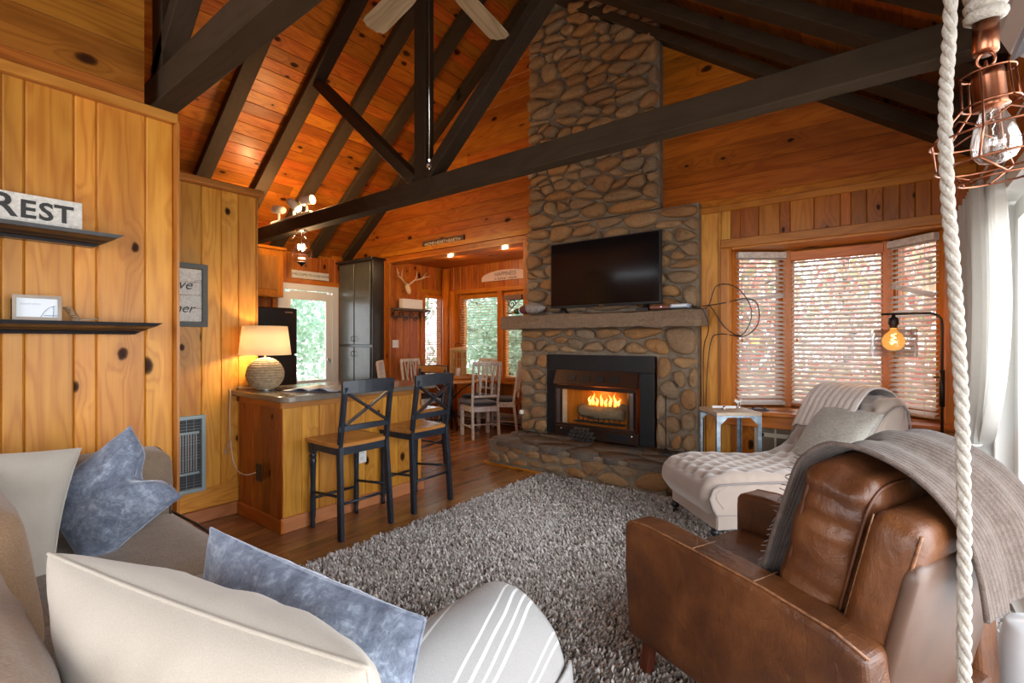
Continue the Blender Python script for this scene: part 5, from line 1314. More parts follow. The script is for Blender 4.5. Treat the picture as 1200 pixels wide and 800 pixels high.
blk('back_cushion', (-2.70, .12, .62), (.24, .46, .42), .06, M['sofa_brown'], .02, .008, 12, Matrix.Rotation(radians(8), 3, 'Y'), 4)
blk('back_cushion', (-2.12, .10, .66), (.86, .28, .42), .07, M['sofa_brown'], .02, .010, 14, Matrix.Rotation(radians(8), 3, 'X'), 5)
blk('back_cushion', (-1.27, .05, .62), (.84, .26, .38), .07, M['sofa_brown'], .02, .010, 14, Matrix.Rotation(radians(8), 3, 'X'), 6)
blk('back_frame', (-1.75, -.13, .42), (2.3, .14, .76), .05, M['sofa_brown'], .0, .004, 10)
blk('back_cushion', (-2.55, -.10, .70), (.5, .34, .34), .10, M['sofa'], .02, .01, 12, Matrix.Rotation(radians(12), 3, 'X'), 8)
# seams on the seat end
for yy in (.845,): MB().tube([(-2.86, yy, .475), (-2.4, yy + .008, .482), (-1.95, yy, .475)], .006, 6).build('piping', plain('dark_piping', (.05, .035, .03), .8), sf)
MB().tube([(-2.655, .82, .40), (-2.665, .825, .60), (-2.69, .82, .75), (-2.74, .80, .785), (-2.80, .80, .785)], .005, 6).build('piping', plain('dark_piping_b', (.07, .05, .04), .8), sf)
# arm with rounded top
AXL, AXR, ZT_ = -.955, -.695, .605
armp = [(AXL, .06), (AXL, ZT_ - .13)] + [((AXL + AXR) / 2 - .13 * cos(a), ZT_ - .13 + .13 * sin(a)) for a in [pi * k / 12 for k in range(1, 12)]] + [(AXR, ZT_ - .13), (AXR, .06)]
MB().prism(armp, -.05, 1.03, 'y').build('arm', M['arm_beige'], sf, bevel=.02, seg=3)
for x, y in ((-2.8, .75), (-.83, .95), (-.83, 0), (-2.8, -.1), (-1.0, .7)): MB().lathe([(.001, 0), (.02, 0), (.03, .05), (.001, .05)], (x, y, 0), 10).build('leg', M['beam_z'], sf)

# striped throw folded over the arm
st = thing('striped_throw', 'pale grey cotton throw with white stripes draped over the sofa arm', 'throw', (0, 0, 0))
prof = [(x_ - .07, z_ - .01) for x_, z_ in [(-.925, .33), (-.915, .47), (-.885, .555), (-.82, .628), (-.755, .640), (-.69, .622), (-.625, .56), (-.592, .47), (-.585, .40)]]
prof += [(-.652, .26), (-.650, .12)]
PL = sum(sqrt((a[0] - b[0]) ** 2 + (a[1] - b[1]) ** 2) for a, b in zip(prof, prof[1:]))
def arc(u, v): return v * (.70 + .33 * (1 - u))          # metres along the arm's cross-section
def stf(u, v):
    s_ = arc(u, v); x_, z_ = path(prof, min(1, s_ / PL)); y_ = .22 + .86 * u
    e = .004 * nz((u * 5, v * 4, 1), 2.0, 1) + .006 * nz((u * 2, v * 3, 7), 1.5, 1)
    k = max(0, u - .93) / .07
    return (x_ + e, y_ + .008 * sin(v * 9) * u - .004 * k, z_ + e - .012 * k * k)
cloth('cover', stf, 60, 34, M['stripe'], st, .007, lambda u, v: ((arc(u, v) - .33 * (1 - u)) / .70, u))
def hem(u, v):
    uu = v; s_ = arc(uu, 1) - .055 + .06 * u; x_, z_ = path(prof, min(1, s_ / PL)); n_ = Vector((1, 0, .35)).normalized()
    return (x_ + .008 + .003 * sin(v * 60), .22 + .868 * uu + .004, z_ + .004 + .002 * sin(v * 47))
cloth('hem', hem, 5, 40, M['stripe'], st, .008, lambda u, v: (.93 + .05 * u, v))
# cushions
pillow('cushion', 'big cream linen cushion in the centre foreground with a piped edge', .72, .46, .25, (-.915, .36, .672), (.685, .20, -.035), (-.04, -.35, .90), M['cream'], pin=.06, wr=.010, seed=3.3, n=44,
       creases=((.10, .15, .12, -.5, .06, .010), (-.15, .15, -.1, -.5, .06, .010), (.45, .0, .25, -.5, .10, .010)))
pillow('cushion', 'crushed blue velvet cushion just behind the big cream one', .60, .42, .16, (-.985, .525, .615), (.575, .14, .125), (.42, .10, .86), M['velvet'], skew=True, pin=.05, wr=.012, seed=7.1, n=36)
pillow('cushion', 'crushed blue velvet cushion with a dented top against the left wall', .39, .39, .18, (-2.40, .54, .69), (.70, .23, -.65), (.40, .63, .65), M['velvet'], pin=.06, wr=.014, seed=12.9, dent=.08, n=36)
pillow('cushion', 'cream linen cushion in the left corner of the sofa', .62, .50, .20, (-2.47, .12, .685), (.25, .66, -.05), (-.45, .1, .85), M['cream'], pin=.06, wr=.012, seed=5.2, n=34)

# ---- leather armchair (local +Y = front)
ch = thing('leather_armchair', 'worn brown leather armchair seen from behind with a grey throw on its back', 'armchair', (-.262, 1.975, 0), radians(67))
L_ = M['leather']
def put(mb, c, rot=None):
    R_ = rot or Matrix.Identity(3); mb.v = [tuple(R_ @ Vector(p) + Vector(c)) for p in mb.v]; return mb
def arm_prof(zt=.0):
    P = [(.40, .165), (.425, .40), (.425, .55)] + [(.385 + .04 * cos(a), .565 + .04 * sin(a)) for a in (radians(20), radians(50), radians(80))] + [(.30, .612), (.10, .602), (-.15, .585), (-.34, .56), (-.42, .53), (-.44, .165)]
    return P
for sx, nm in ((-1, 'arm'), (1, 'arm')):
    x0, x1 = (sx * .405, sx * .275)
    mb = MB().prism(arm_prof(), min(x0, x1), max(x0, x1), 'x'); mb.build(nm, L_, ch, bevel=.022, seg=4)
    for xx in (x0 - sx * .012,):
        P = [(xx, y_ - (.006 if y_ > .4 else 0), z_ - .001) for y_, z_ in arm_prof()[1:-1]]
        MB().tube(P, .0042, 6).build('piping', M['leather_edge'], ch)
    MB().tube([(xx_, .10, .606) for xx_ in (x0 * .98, x1 * 1.02)], .002, 5).build('seam', M['leather_edge'], ch)
    MB().tube([(xx_, -.12, .591) for xx_ in (x0 * .98, x1 * 1.02)], .002, 5).build('seam', M['leather_edge'], ch)
put(rbox((.56, .66, .17), .05, .015, 12, .004, 7), (0, .08, .375)).build('seat_cushion', L_, ch)
MB().box((0, .36, .24), (.56, .06, .17), ch=.01).box((0, -.05, .22), (.56, .80, .12)).build('seat_base', L_, ch, bevel=.008)
Rb = Matrix.Rotation(radians(13), 3, 'X')
put(rbox((.60, .13, .64), .04, .008, 12, .003, 6), (0, -.365, .54), Rb).build('back', L_, ch)
def bw_(P):
    # soft bulging attached pillow with vertical gathers
    return Vector((P.x + (.0045 * sin(P.z * 95 + 4 * P.y) + .003 * sin(P.z * 41 + 9 * P.y)) * (abs(P.x) / .28) ** 3 * (1 if P.x > 0 else -1), P.y + .006 * sin(P.z * 38 + 3 * P.x) * (abs(P.x) / .28) ** 2, P.z + .006 * cos(P.x * 9) + .004 * sin(P.y * 60) * (P.z > .2)))
put(rbox((.55, .20, .52), .055, .016, 34, .006, 8, 5, bw_), (0, -.235, .685), Rb).build('back_cushion', L_, ch)
for yy in (-.085, .07):
    P = []
    for k in range(49):
        a = 2 * pi * k / 48; c_, s_ = cos(a), sin(a); P.append(tuple(Rb @ Vector((.262 * (abs(c_) ** .28) * (1 if c_ > 0 else -1) * 1.04, yy, .245 * (abs(s_) ** .28) * (1 if s_ > 0 else -1) * 1.03)) + Vector((0, -.235, .685))))
    MB().tube(P[:-1], .005, 6, closed=True).build('piping', plain('dark_leather_piping', (.09, .03, .012), .45), ch)
for sx in (-1, 1):
    P = [tuple(Rb @ Vector((sx * .292, .052, z_)) + Vector((0, -.365, .54))) for z_ in (-.25, -.1, .1, .28, .31)]
    MB().tube(P, .0022, 6).build('piping', M['leather_edge'], ch)
    P = [tuple(Rb @ Vector((sx * .292, -.052, z_)) + Vector((0, -.365, .54))) for z_ in (-.3, -.1, .1, .28, .31)]
    MB().tube(P, .004, 6).build('piping', M['leather_edge'], ch)
# outer back panel (smoother leather, its grey sheen mixed into the base colour)
put(rbox((.60, .05, .58), .022, .006, 12, .002, 6), (0, -.415, .47), Matrix.Rotation(radians(11), 3, 'X')).build('outer_back', plain('shiny_back_leather', (.095, .05, .032), .42, var=.15, spec=.6), ch)
for x, y in ((-.345, .34), (.345, .34), (-.33, -.36), (.33, -.36)): MB().bar((x * 1.02, y * 1.05, 0), (x, y, .17), .040, .040, ch=.003).build('leg', wood('mahogany_leg', (.16, .045, .02), (.08, .02, .01), axis='z', knots=0) if 'mah' not in M else M['mah'], ch)
# grey throw over the back
tw = thing('grey_throw', 'grey-brown knitted throw draped over the back of the leather armchair', 'throw', (-.262, 1.975, 0), radians(67))
pp = [(-.045, .50), (-.07, .60), (-.10, .72), (-.13, .83), (-.165, .93), (-.25, .995), (-.36, .975), (-.455, .915), (-.525, .82), (-.548, .74), (-.558, .68), (-.565, .62)]
def twf(u, v):
    y_, z_ = path(pp, v)
    xn = path([(-.262,), (-.265,), (-.265,), (-.262,), (-.24,), (-.17,), (-.15,)], v)[0]; xf = path([(.285,), (.30,), (.33,), (.40,), (.44,), (.46,), (.46,)], v)[0]
    x_ = xn + (xf - xn) * u
    drop = max(0, abs(x_) - .33) * (.9 if x_ > 0 else 0)
    f_ = .010 * sin(u * 21 + v * 4) + .010 * sin(u * 9 + 2)
    return (x_ - drop * .35, y_ - f_ * (1 if v > .5 else -.6), z_ - drop * .5 + f_ * .7)
cloth('knit', twf, 40, 64, M['greythrow'], tw, .012)
fr_ = MB(); rs = random.Random(5)
for k in range(16):
    u = k / 15; p = Vector(twf(u * .2, 0)); fr_.tube([p, p + Vector((rs.uniform(-.01, .01), .02, -.02)), p + Vector((rs.uniform(-.02, .02), .035, -.05))], .0025, 4)
for k in range(26):
    v = k / 60; p = Vector(twf(0, v)); fr_.tube([p, p + Vector((-.016 + rs.uniform(-.006, .006), .004, rs.uniform(-.012, .01)))], .002, 4)
o = fr_.build('fringe', M['greythrow'], tw); o['kind'] = 'stuff'

# ---- tufted chaise (local +X towards the backrest)
cz = thing('tufted_chaise', 'beige button-tufted chaise longue between the hearth and the bay window', 'chaise', (-1.06, 3.40, 0), radians(45))
cp = [(-.02, .20), (-.085, .30), (-.06, .40), (.03, .455), (.20, .47), (.45, .455), (.70, .45), (.88, .50), (1.00, .62), (1.09, .76), (1.17, .875), (1.27, .93), (1.36, .90), (1.40, .82), (1.38, .70)]
def czf(u, v):
    x_, z_ = path(cp, u); x2, z2 = path(cp, min(1, u + .004)); x1, z1 = path(cp, max(0, u - .004)); tx, tz = x2 - x1, z2 - z1; l_ = sqrt(tx * tx + tz * tz) or 1
    nx_, nz__ = -tz / l_, tx / l_
    b = (v - .5) * 2; yy = .335 * b
    s_ = u * 2.45; d = 0
    if .10 < u < .93 and abs(b) < .93:
        ry = .118; rx = .105
        for oy in (0, 1):
            for k in range(-3, 4):
                cy = k * ry * 1.0 + oy * ry * .5
                if abs(cy) > .27: continue
                q = round((s_ - oy * rx) / (2 * rx)) * 2 * rx + oy * rx
                dd2 = ((s_ - q) / .026) ** 2 + ((yy - cy) / .026) ** 2
                d -= .020 * math.exp(-dd2) + .020 * math.exp(-dd2 / 4)
        # diagonal folds between buttons
        fa = (s_ / .105 + yy / .059); fb = (s_ / .105 - yy / .059)
        d += .004 * (abs(sin(fa * pi / 2)) + abs(sin(fb * pi / 2))) - .003
    edge = max(0, abs(b) - .78) / .22
    if edge > 0 and u > .06: d += .004 * sin(s_ * 62) * edge
    dr = .085 * edge ** 2.4
    return (x_ + nx_ * (d - dr), yy * (1 - .02 * edge), z_ + nz__ * (d - dr))
mb = MB().grid(czf, 150, 56); mb.build('tufted_top', M['chaise'], cz)
sp_ = [(-.0, .20), (-.05, .30), (-.03, .37), (.05, .40), (.45, .40), (.72, .40), (.93, .47), (1.06, .66), (1.16, .80), (1.27, .87), (1.34, .84), (1.36, .70), (1.34, .20)]
MB().prism(sp_, -.325, .325, 'y').build('side_panel', M['chaise'], cz, bevel=.01)
for s in (-1, 1):
    P = [(x_, s * .333, z_) for x_, z_ in [path(sp_[:-1], k / 30) for k in range(31)]]
    MB().tube(P, .006, 6).build('piping', plain('dark_chaise_piping', (.24, .21, .20), .7), cz)
MB().box((.66, 0, .155), (1.30, .62, .10), ch=.01).build('base', M['chaise'], cz)
for x, y in ((.02, -.27), (.02, .27), (1.28, -.27), (1.28, .27)):
    MB().lathe([(.001, .055), (.018, .06), (.03, .075), (.022, .105), (.001, .105)], (x, y, 0), 12).tube([(x, y - .010, .026), (x, y + .010, .026)], .026, 14).build('caster', M['black'], cz)
pillow('cushion', 'grey slubbed linen cushion leaning on the chaise backrest', .50, .46, .17, (-.275, 4.03, .645), (.70, -.70, -.02), (.42, .40, .80), M['greypillow'], pin=.05, wr=.008, seed=2.2, group=None, n=30)
bl = thing('ribbed_blanket', 'white ribbed blanket laid over the top of the chaise backrest', 'blanket', (-1.06, 3.40, 0), radians(45))
bp_ = [(1.00, .66), (1.06, .775), (1.12, .88), (1.20, .955), (1.30, .965), (1.39, .91), (1.425, .80), (1.42, .66)]
def blf(u, v):
    x_, z_ = path(bp_, v); y_ = .30 - .50 * u; r = .006 * abs(sin(u * 9 * pi)); dr = max(0, abs(y_) - .25)
    return (x_ - r * (1 if v < .3 else 0) * .8, y_, z_ + r * (1 if .2 < v < .8 else .4) - dr * .5 + nz((u * 4, v * 3, 3), 2, .006))
cloth('cloth', blf, 60, 24, M['whitethrow'], bl, .012)

# ---- shag rug
rug = thing('shag_rug', 'large grey shag rug covering the floor between the sofa and hearth', 'rug', (0, 0, 0))
RX0, RX1, RY0, RY1 = -2.60, .47, .92, 3.87
MB().box(((RX0 + RX1) / 2, (RY0 + RY1) / 2, .007), (RX1 - RX0 - .02, RY1 - RY0 - .02, .013)).build('backing', plain('rug_backing', (.16, .14, .13), .95), rug)
rs = np.random.RandomState(4); NT_ = 115000
px = rs.uniform(RX0, RX1, NT_); py = rs.uniform(RY0, RY1, NT_)
ex_ = .012 * np.sin(py * 41) + .01 * np.sin(py * 97); px = np.where(px < RX0 + .03, px + ex_, px)
# pile leans in drifts
lean = np.sin(px * 2.1 + 1.3 * np.sin(py * 1.7)) * 1.2 + py * .8 + rs.normal(0, 1.2, NT_)
hgt = rs.uniform(.020, .036, NT_); ln = rs.uniform(.008, .022, NT_)
tone = np.clip(.48 + .20 * np.sin(px * 2.4 + py * 1.1) * np.sin(py * 1.9 - .6) + rs.normal(0, .26, NT_), 0, 1)
dx, dy = np.cos(lean) * ln, np.sin(lean) * ln; wx, wy = -np.sin(lean + rs.normal(0, .8, NT_)) * .0042, np.cos(lean) * .0042
b0 = np.stack([px - wx, py - wy, np.full(NT_, .012)], 1); b1 = np.stack([px + wx, py + wy, np.full(NT_, .012)], 1)
m0 = np.stack([px + dx * .35 - wx * 1.2, py + dy * .35 - wy * 1.2, .012 + hgt * .65], 1); m1 = np.stack([px + dx * .35 + wx * 1.2, py + dy * .35 + wy * 1.2, .012 + hgt * .65], 1)
t0 = np.stack([px + dx - wx * .8, py + dy - wy * .8, .010 + hgt * .95], 1); t1 = np.stack([px + dx + wx * .8, py + dy + wy * .8, .012 + hgt * 1.0], 1)
V = np.stack([b0, b1, m1, m0, t1, t0], 1).reshape(-1, 3).astype('f')
idx = (np.arange(NT_) * 6)[:, None] + np.array([[0, 1, 2, 3, 3, 2, 4, 5]])
me = bpy.data.meshes.new('pile'); me.vertices.add(len(V)); me.vertices.foreach_set('co', V.ravel())
me.loops.add(NT_ * 8); me.loops.foreach_set('vertex_index', idx.ravel().astype('i')); me.polygons.add(NT_ * 2)
me.polygons.foreach_set('loop_start', (np.arange(NT_ * 2) * 4).astype('i')); me.update(calc_edges=True)
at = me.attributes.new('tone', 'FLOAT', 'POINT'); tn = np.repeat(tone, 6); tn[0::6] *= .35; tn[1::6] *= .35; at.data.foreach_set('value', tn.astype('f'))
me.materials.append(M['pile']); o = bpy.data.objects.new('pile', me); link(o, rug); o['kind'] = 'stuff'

# ================================================================ RIGHT CORNER
stb = thing('side_table', 'small side table with a whitewashed top on galvanised steel legs', 'side table', (-1.02, 4.27, 0), radians(38))
TW, TD, TZ = .36, .36, .73
MB().box((0, 0, TZ - .012), (TW, TD, .026), ch=.003).build('tabletop', wood('pale_worn_top', (.58, .46, .34), (.40, .30, .21), knots=0, vary=.1), stb)
MB().box((0, 0, TZ - .032), (TW - .01, TD - .01, .016)).build('edge_band', M['galv'], stb)
for sx in (-1, 1):
    for sy in (-1, 1):
        MB().box((sx * (TW / 2 - .016), sy * (TD / 2 - .004), (TZ - .03) / 2), (.030, .005, TZ - .03)).box((sx * (TW / 2 - .004), sy * (TD / 2 - .016), (TZ - .03) / 2), (.005, .030, TZ - .03)).build('leg', M['galv'], stb)
        g = MB(); g.prism([(sx * (TW / 2 - .03), TZ - .04), (sx * (TW / 2 - .09), TZ - .04), (sx * (TW / 2 - .03), TZ - .10)], sy * (TD / 2 - .003) - .002, sy * (TD / 2 - .003) + .002, 'y'); g.build('gusset', M['galv'], stb)
MB().box((0, 0, .25), (TW - .01, TD - .01, .02), ch=.003).build('lower_shelf', plain('worn_lower_shelf', (.36, .22, .15), .7, var=.3), stb)
for k, (x, y, rz, lb) in enumerate(((-.05, -.02, .3, 'white metal propeller ornament lying on the left of the side table'), (.13, .10, 1.2, 'upright white metal propeller ornament at the right of the side table'))):
    p_ = Matrix.Rotation(radians(38), 3, 'Z') @ Vector((x, y, 0)) + Vector((-1.02, 4.27, TZ + .001))
    o = thing('propeller_ornament', lb, 'ornament', p_, rz, 'white metal ornaments on the side table')
    if k == 0:
        MB().bar((-.09, 0, .02), (.09, 0, .026), .02, .005, up=(0, 1, 0)).bar((0, -.06, .012), (0, .06, .016), .02, .005).build('blade', M['white'], o); MB().lathe([(.001, 0), (.02, 0), (.012, .018), (.012, .03), (.001, .032)], n=12).build('hub', M['chrome'], o)
    else:
        for a in range(3): MB().bar((0, 0, .04), (.0 + .05 * cos(a * 2.1 + .5), .01, .04 + .05 * sin(a * 2.1 + .5)), .022, .005, up=(0, 1, 0)).build('blade', M['white'], o)
        MB().lathe([(.001, 0), (.025, 0), (.008, .01), (.008, .045), (.001, .046)], n=12).build('hub', M['chrome'], o)
# sill items
o = thing('window_tool', 'small dark metal gadget on the window sill beside the side table', 'gadget', (-.86, 4.585, .701), .2); MB().box((0, 0, .008), (.16, .05, .014), ch=.003).tube([(-.05, 0, .018), (.0, .01, .032), (.06, 0, .016)], .005, 6).build('body', plain('gunmetal', (.07, .07, .075), .4, metal=.5), o)
o = thing('tablet_case', 'flat grey case lying on the window sill behind the chaise cushion', 'case', (-.34, 4.60, .701), -.25); MB().box((0, 0, .018), (.24, .12, .035), ch=.006).build('case', plain('grey_case', (.085, .085, .10), .45), o)
o = thing('small_frame', 'small dark box standing on the sill at the chaise backrest', 'box', (-.05, 4.80, .701)); MB().box((0, 0, .05), (.15, .03, .10), ch=.004).build('body', plain('dark_frame_box', (.05, .06, .07), .4), o)
# floor lamp
fl = thing('floor_lamp', 'dark bronze floor lamp with a clear glass shade and glowing round filament bulb', 'floor lamp', (.31, 4.40, 0))
brz = plain('dark_bronze', (.035, .025, .02), .4, metal=.6)
MB().lathe([(.001, 0), (.13, 0), (.13, .012), (.03, .022), (.001, .024)], n=28).build('base', brz, fl)
MB().tube([(0, 0, .02), (0, 0, 1.40)] + [(-.07 + .07 * cos(a), 0, 1.42 + .07 * sin(a)) for a in [pi / 2 * k / 6 for k in range(1, 7)]] + [(-.33, 0, 1.49)], .0085, 10).build('pole', brz, fl)
MB().tube([(0, 0, .85), (0, 0, 1.10)], .016, 12).tube([(0, 0, 1.05), (-.045, 0, 1.05)], .006, 8).build('lower_pole_sleeve', brz, fl)
MB().lathe([(.001, .0), (.012, 0), (.012, -.02), (.030, -.03), (.032, -.07), (.022, -.085), (.022, -.10), (.001, -.10)], (-.26, 0, 1.49), 16).build('socket', brz, fl)
MB().lathe([(.135, -.11), (.135, -.30), (.133, -.30), (.133, -.11), (.02, -.105), (.02, -.107), (.135, -.11)], (-.26, 0, 1.49), 32, None, True, False).build('glass_shade', glassy('clear_shade', (.97, .97, .97), .22, .05), fl)
def amber():
    t = NT('amber_bulb_glass'); tr = t.n('ShaderNodeBsdfTransparent'); tr.inputs[0].default_value = (1, .62, .22, 1); e = t.n('ShaderNodeEmission'); e.inputs[0].default_value = (1, .50, .12, 1); e.inputs[1].default_value = 1.1
    mx = t.n('ShaderNodeMixShader'); mx.inputs[0].default_value = .55; t.l(tr.outputs[0], mx.inputs[1]); t.l(e.outputs[0], mx.inputs[2]); t.l(mx.outputs[0], t.t.nodes['Material Output'].inputs[0]); return t.m
M['amber'] = amber()
MB().lathe([(.018, -.10), (.022, -.12), (.050, -.145), (.066, -.175), (.068, -.20), (.058, -.232), (.035, -.255), (.001, -.262)], (-.26, 0, 1.49), 24).build('bulb', M['amber'], fl)
MB().tube([(-.26 + .014 * cos(a * 1.3), .014 * sin(a * 1.3), 1.49 - .14 - a * .006) for a in range(14)], .0028, 5).build('filament', emit('filament', (1, .78, .38), 40), fl)
point('floor_lamp_light', (.05, 4.40, 1.30), 5, (1, .66, .34), .05)
# rope pendant
rp = thing('rope_pendant', 'copper cage pendant lamp with a clear bulb on thick cream twisted rope', 'pendant light', (0, 0, 0))
def rope(pts, R_, name, turns_per_m=26):
    P = [Vector(path(pts, k / 400)) for k in range(401)]; L = sum((b - a).length for a, b in zip(P, P[1:]))
    n = int(L / .004); P = [Vector(path(pts, k / n)) for k in range(n + 1)]
    for s in range(3):
        Q = []
        for i, p in enumerate(P):
            t = (P[min(i + 1, n)] - P[max(i - 1, 0)]).normalized(); u = Vector((1, .3, .2)); u = (u - t * u.dot(t)).normalized(); v = t.cross(u)
            a = -2 * pi * turns_per_m * (L * i / n) + s * 2 * pi / 3; Q.append(p + (u * cos(a) + v * sin(a)) * R_ * .48)
        MB().tube(Q, R_ * .56, 7).build(name, M['rope'], rp)
def unp(u, v, D):
    r = (u - 600) / FPX; z_ = (399 - v) / FPX; return (D * (-sin(YAW) + r * cos(YAW)), D * (cos(YAW) + r * sin(YAW)), EYE + D * z_)
rope([unp(1116, -230, .80), unp(1114, 0, .80), unp(1108, 120, .80), unp(1110, 220, .80), unp(1120, 350, .80), unp(1127, 480, .80), unp(1130, 620, .80), unp(1130, 810, .79), unp(1130, 900, .79)], .0098, 'rope_strand', 15)
tp = Vector(unp(1155, 20, .80))
rope([tuple(tp + Vector((0, 0, .62))), tuple(tp + Vector((.0, 0, .3))), tuple(tp + Vector((0, 0, -.005)))], .0105, 'rope_strand', 15)
for k in range(3): MB().tube([tuple(tp + Vector((.019 * cos(a), .019 * sin(a), .002 + .018 * k + .003 * sin(a)))) for a in [2 * pi * i / 20 for i in range(20)]], .010, 8, closed=True).build('knot', M['rope'], rp)
lx = tp + Vector((0, 0, -.005))
MB().lathe([(.001, 0), (.017, 0), (.017, -.052), (.015, -.056), (.001, -.056)], tuple(lx), 20).build('copper_ferrule', M['copper'], rp)
ax_ = Vector(unp(1163, 145, .80)) - (lx + Vector((0, 0, -.07))); ax_.normalize(); q = (-ax_).to_track_quat('Z', 'Y').to_matrix()
c0 = lx + Vector((0, 0, -.062))
MB().tube([tuple(c0 + Vector((.011 * cos(a), 0, -.004 + .013 * sin(a)))) for a in [2 * pi * i / 16 for i in range(16)]], .0025, 6, closed=True).tube([tuple(c0 + Vector((0, .009 * cos(a), -.018 + .011 * sin(a)))) for a in [2 * pi * i / 16 for i in range(16)]], .002, 6, closed=True).build('link_ring', M['copper'], rp)
c1 = c0 + ax_ * .022
MB().lathe([(.001, 0), (.020, 0), (.021, -.012), (.021, -.055), (.024, -.062), (.001, -.063)], tuple(c1), 20, q).build('socket', M['copper'], rp)
cg = MB()
def cp_(r, z_, a): return tuple(c1 + q @ Vector((r * cos(a), r * sin(a), z_)))
N_ = 6
for r, z_ in ((.034, -.004), (.036, -.055), (.082, -.105), (.078, -.150)): cg.tube([cp_(r, z_, 2 * pi * i / 24) for i in range(24)], .0018, 5, closed=True)
for i in range(N_):
    a = 2 * pi * i / N_; cg.tube([cp_(.034, -.004, a), cp_(.036, -.055, a), cp_(.082, -.105, a + .12), cp_(.078, -.150, a)], .0018, 5)
    cg.tube([cp_(.078, -.150, a), cp_(.045, -.178, a + .5)], .0018, 5)
    cg.tube([cp_(.082, -.105, a + .12), cp_(.060, -.08, a + .6), cp_(.082, -.105, a + 1.16)], .0015, 5)
cg.tube([cp_(.050, -.178, 2 * pi * i / 24) for i in range(24)], .0018, 5, closed=True)
cg.build('wire_cage', M['copper'], rp)
MB().lathe([(.014, -.060), (.016, -.070), (.026, -.095), (.031, -.120), (.030, -.135), (.022, -.148), (.010, -.153), (.001, -.154)], tuple(c1), 28, q).build('bulb', glassy('clear_bulb', (.97, .95, .92), .5, .03), rp)
MB().tube([cp_(.004 * cos(i * 2), -.065 - .004 * i, i * 1.0) for i in range(16)], .0012, 5).build('filament', M['chrome'], rp)
# curtains and rods
for k, (x, lb) in enumerate(((.395, 'thin steel curtain rod on the room side above the sliding door'), (.455, 'thin steel curtain rod nearest the glass above the sliding door'))):
    o = thing('curtain_rod', lb, 'curtain rod', (x, 1.8, 2.15)); MB().tube([(0, -2.6, 0), (0, 2.72, 0)], .006, 8).build('rod', M['chrome'], o); MB().tube([(0, 2.72, 0), (0, 2.74, 0), (XR - x, 2.76, 0)], .006, 8).build('bracket', M['chrome'], o)
cur = NT('sheer_curtain'); cn = cur.noise(cur.coord(), 350, 2)
c_ = cur.mix(cn, (.66, .64, .60), (.80, .79, .76)); df = cur.n('ShaderNodeBsdfDiffuse'); tr = cur.n('ShaderNodeBsdfTranslucent'); cur.l(c_, df.inputs[0]); cur.l(c_, tr.inputs[0]); mx = cur.n('ShaderNodeMixShader'); mx.inputs[0].default_value = .5
cur.l(df.outputs[0], mx.inputs[1]); cur.l(tr.outputs[0], mx.inputs[2]); cur.l(mx.outputs[0], cur.t.nodes['Material Output'].inputs[0]); M['curtain'] = cur.m
for k, (xb, ya, yb, lb, bul) in enumerate(((.40, 3.60, 4.42, 'white curtain nearest the bay window, gathered by a tie at the sliding door', .12), (.455, 3.40, 3.95, 'white curtain just behind the first, closest to the sliding door frame', .18))):
    o = thing('curtain', lb, 'curtain', (0, 0, 0), 0, None)
    def cf(u, v, xb=xb, ya=ya, yb=yb, bul=bul, k=k):
        z_ = 2.165 - v * 2.13; tie = .72
        if z_ > tie: s = (2.165 - z_) / (2.165 - tie); wl = 1 - s ** 3.0; 
        else: s = 1; wl = .25 * min(1, (tie - z_) / .35)
        yc = 3.78; a = yc + (ya - yc) * wl - bul * math.sin(min(1, s) ** 1.3 * pi) * (z_ > tie); b = yc + .16 + (yb - yc - .16) * wl
        y_ = a + (b - a) * u; am = .020 + .012 * (1 - wl)
        return (xb + am * sin(u * 2 * pi * 9 + k) + .006 * sin(u * 31 + v * 5), y_, z_ + (.006 * sin(u * 60) if v < .02 else 0))
    cloth('panel', cf, 110, 44, M['curtain'], o, 0)
    if k == 0: MB().tube([(.40 + .045 * cos(a), 3.86 + .11 * sin(a), .72 + .01 * sin(a)) for a in [2 * pi * i / 20 for i in range(20)]], .008, 6, closed=True).build('tie', M['white'], o)
# air conditioner split unit
o = thing('split_air_conditioner', 'white wall-mounted air conditioner unit above the sliding door at the top right', 'air conditioner', (XR, 1.86, 2.225))
pr = [(0, 0), (-.13, -.015), (-.19, .03), (-.215, .09), (-.215, .27), (-.19, .29), (0, .29)]
MB().prism(pr, -.44, .44, 'y').build('housing', plain('ac_white', (.70, .70, .72), .35), o, bevel=.012, seg=3)
MB().box((-.165, 0, .012), (.07, .78, .012), Matrix.Rotation(radians(-38), 3, 'Y')).build('louvre', plain('ac_grey', (.30, .32, .36), .4), o)
# white ceramic stool
o = thing('ceramic_stool', 'white round stool at the right edge between the armchair and glass door', 'stool', (.405, 2.26, .0))
MB().lathe([(.001, 0), (.085, 0), (.092, .02), (.105, .12), (.108, .22), (.104, .32), (.094, .37), (.085, .385), (.001, .39)], n=36).build('body', plain('white_ceramic', (.78, .80, .82), .3, coat=.4), o)
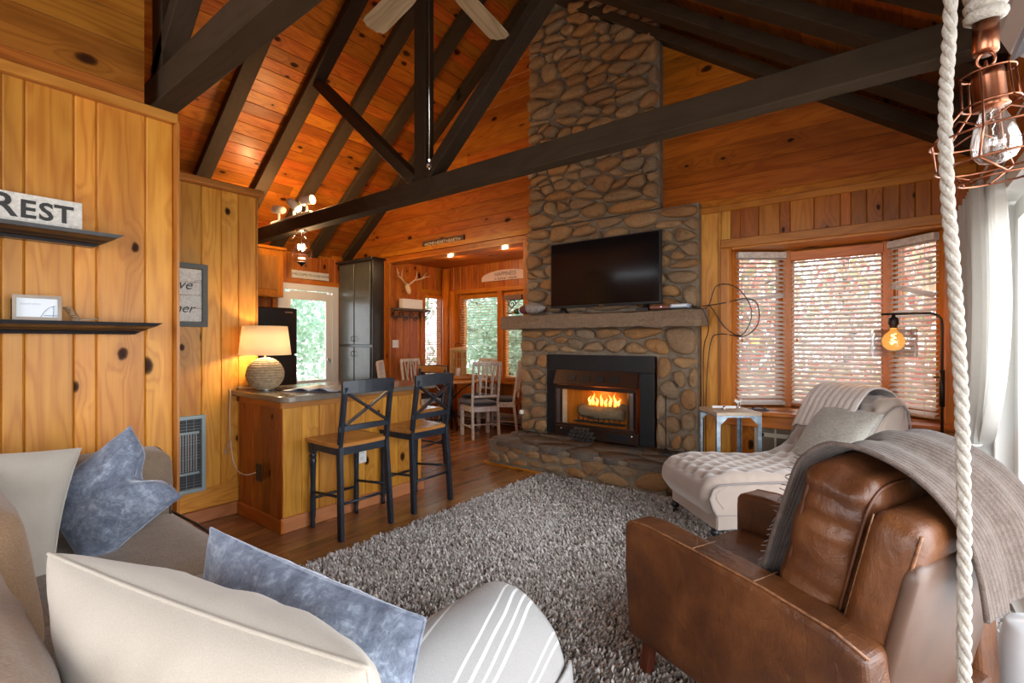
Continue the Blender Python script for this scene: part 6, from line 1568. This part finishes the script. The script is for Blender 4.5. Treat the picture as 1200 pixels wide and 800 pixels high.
# ceiling fan
fn_ = thing('ceiling_fan', 'ceiling fan with pale weathered wooden blades above the room', 'ceiling fan', (-1.76, 1.66, 3.15))
MB().lathe([(.001, -.10), (.05, -.10), (.085, -.07), (.12, -.04), (.12, .06), (.08, .12), (.03, .15), (.001, .15)], n=28).build('motor', brz, fn_)
MB().tube([(0, 0, .1), (0, 0, 1.22)], .014, 10).build('downrod', brz, fn_)
M['fanwood'] = wood('driftwood_fan_blade', (.50, .38, .24), (.26, .18, .10), knots=0, vary=.05, rough=.6, coat=0)
hub_dir = atan2(.693, -.738)
for k in range(5):
    a = hub_dir + radians(36 - 2) + k * radians(72)
    Rz = Matrix.Rotation(a, 3, 'Z') @ Matrix.Rotation(radians(9), 3, 'X')
    out = [(.17, -.045), (.30, -.062), (.60, -.070), (.635, -.066), (.645, -.045), (.660, -.030), (.655, 0), (.660, .030), (.645, .045), (.635, .066), (.60, .070), (.30, .062), (.17, .045)]
    mb = MB().prism(out, -.005, .005, 'z'); mb.v = [tuple(p) for p in mb.v]; b_ = mb.build('blade', M['fanwood'], fn_); b_.matrix_basis = Rz.to_4x4()
    s_ = MB().box((.14, 0, .005), (.16, .04, .008), ch=.002).build('blade_arm', brz, fn_); s_.matrix_basis = Rz.to_4x4()
ca_p = Vector(unp(503, 198, 2.36)) - Vector((-1.76, 1.66, 3.15))
MB().tube([(ca_p.x, ca_p.y, -.08), (ca_p.x, ca_p.y, ca_p.z + .05)], .0022, 5).build('pull_chain', M['chrome'], fn_)
MB().lathe([(.001, .05), (.007, .045), (.004, .035), (.014, .022), (.014, .012), (.006, .004), (.001, -.004)], (ca_p.x, ca_p.y, ca_p.z), 8, None, False).build('crystal_pull', M['chrome'], fn_)

# ================================================================ labels of the setting
SL = {'floor': 'narrow glossy oak strip flooring', 'wall_left': 'near left wall of golden knotty pine boards with the two black shelves', 'wall_loft': 'horizontal pine boarding above the near left wall', 'wall_left_recess': 'recessed golden pine wall with the heater and word art',
      'wall_gable': 'gable wall of orange pine around the chimney and bay window', 'wall_alcove': 'orange pine walls of the dining alcove', 'ceiling_alcove': 'low pine ceiling over the dining alcove', 'wall_kitchen': 'pine wall of the kitchen with the glazed door',
      'door_1': 'white glazed kitchen door', 'wall_right': 'right wall of pine above the sliding door', 'door_2': 'white-framed sliding glass door at the right edge', 'wall_back': 'wall behind the camera', 'ceiling': 'steep knotty pine ceiling with dark rafters',
      'window_1': 'left pane of the bay window', 'window_2': 'middle pane of the bay window', 'window_3': 'right pane of the bay window', 'window_4': 'narrow alcove side window', 'window_5': 'wider alcove window', 'window_6': 'alcove window beside the chimney',
      'window_bay_surround': 'orange wood frame and sill of the bay window', 'trim_1': 'ledge trim along the top of the near left wall', 'trim_2': 'ledge trim on top of the recessed wall', 'trim_3': 'header lip above the alcove opening', 'trim_4': 'trim line under the gable boards right of the chimney',
      'trim_5': 'log post in the alcove corner', 'trim_6': 'thinner log post beside the alcove window', 'trim_7': 'orange casing around the kitchen door', 'trim_8': 'head and sill boards of the alcove windows', 'trim_9': 'upright casings of the alcove windows', 'trim_10': 'head casing of the alcove side window',
      'baseboard_left': 'pinkish baseboard under the recessed wall', 'ground': 'grass outside'}
for o in bpy.data.objects:
    if o.parent is None and o.name in SL: o['label'] = SL[o.name]
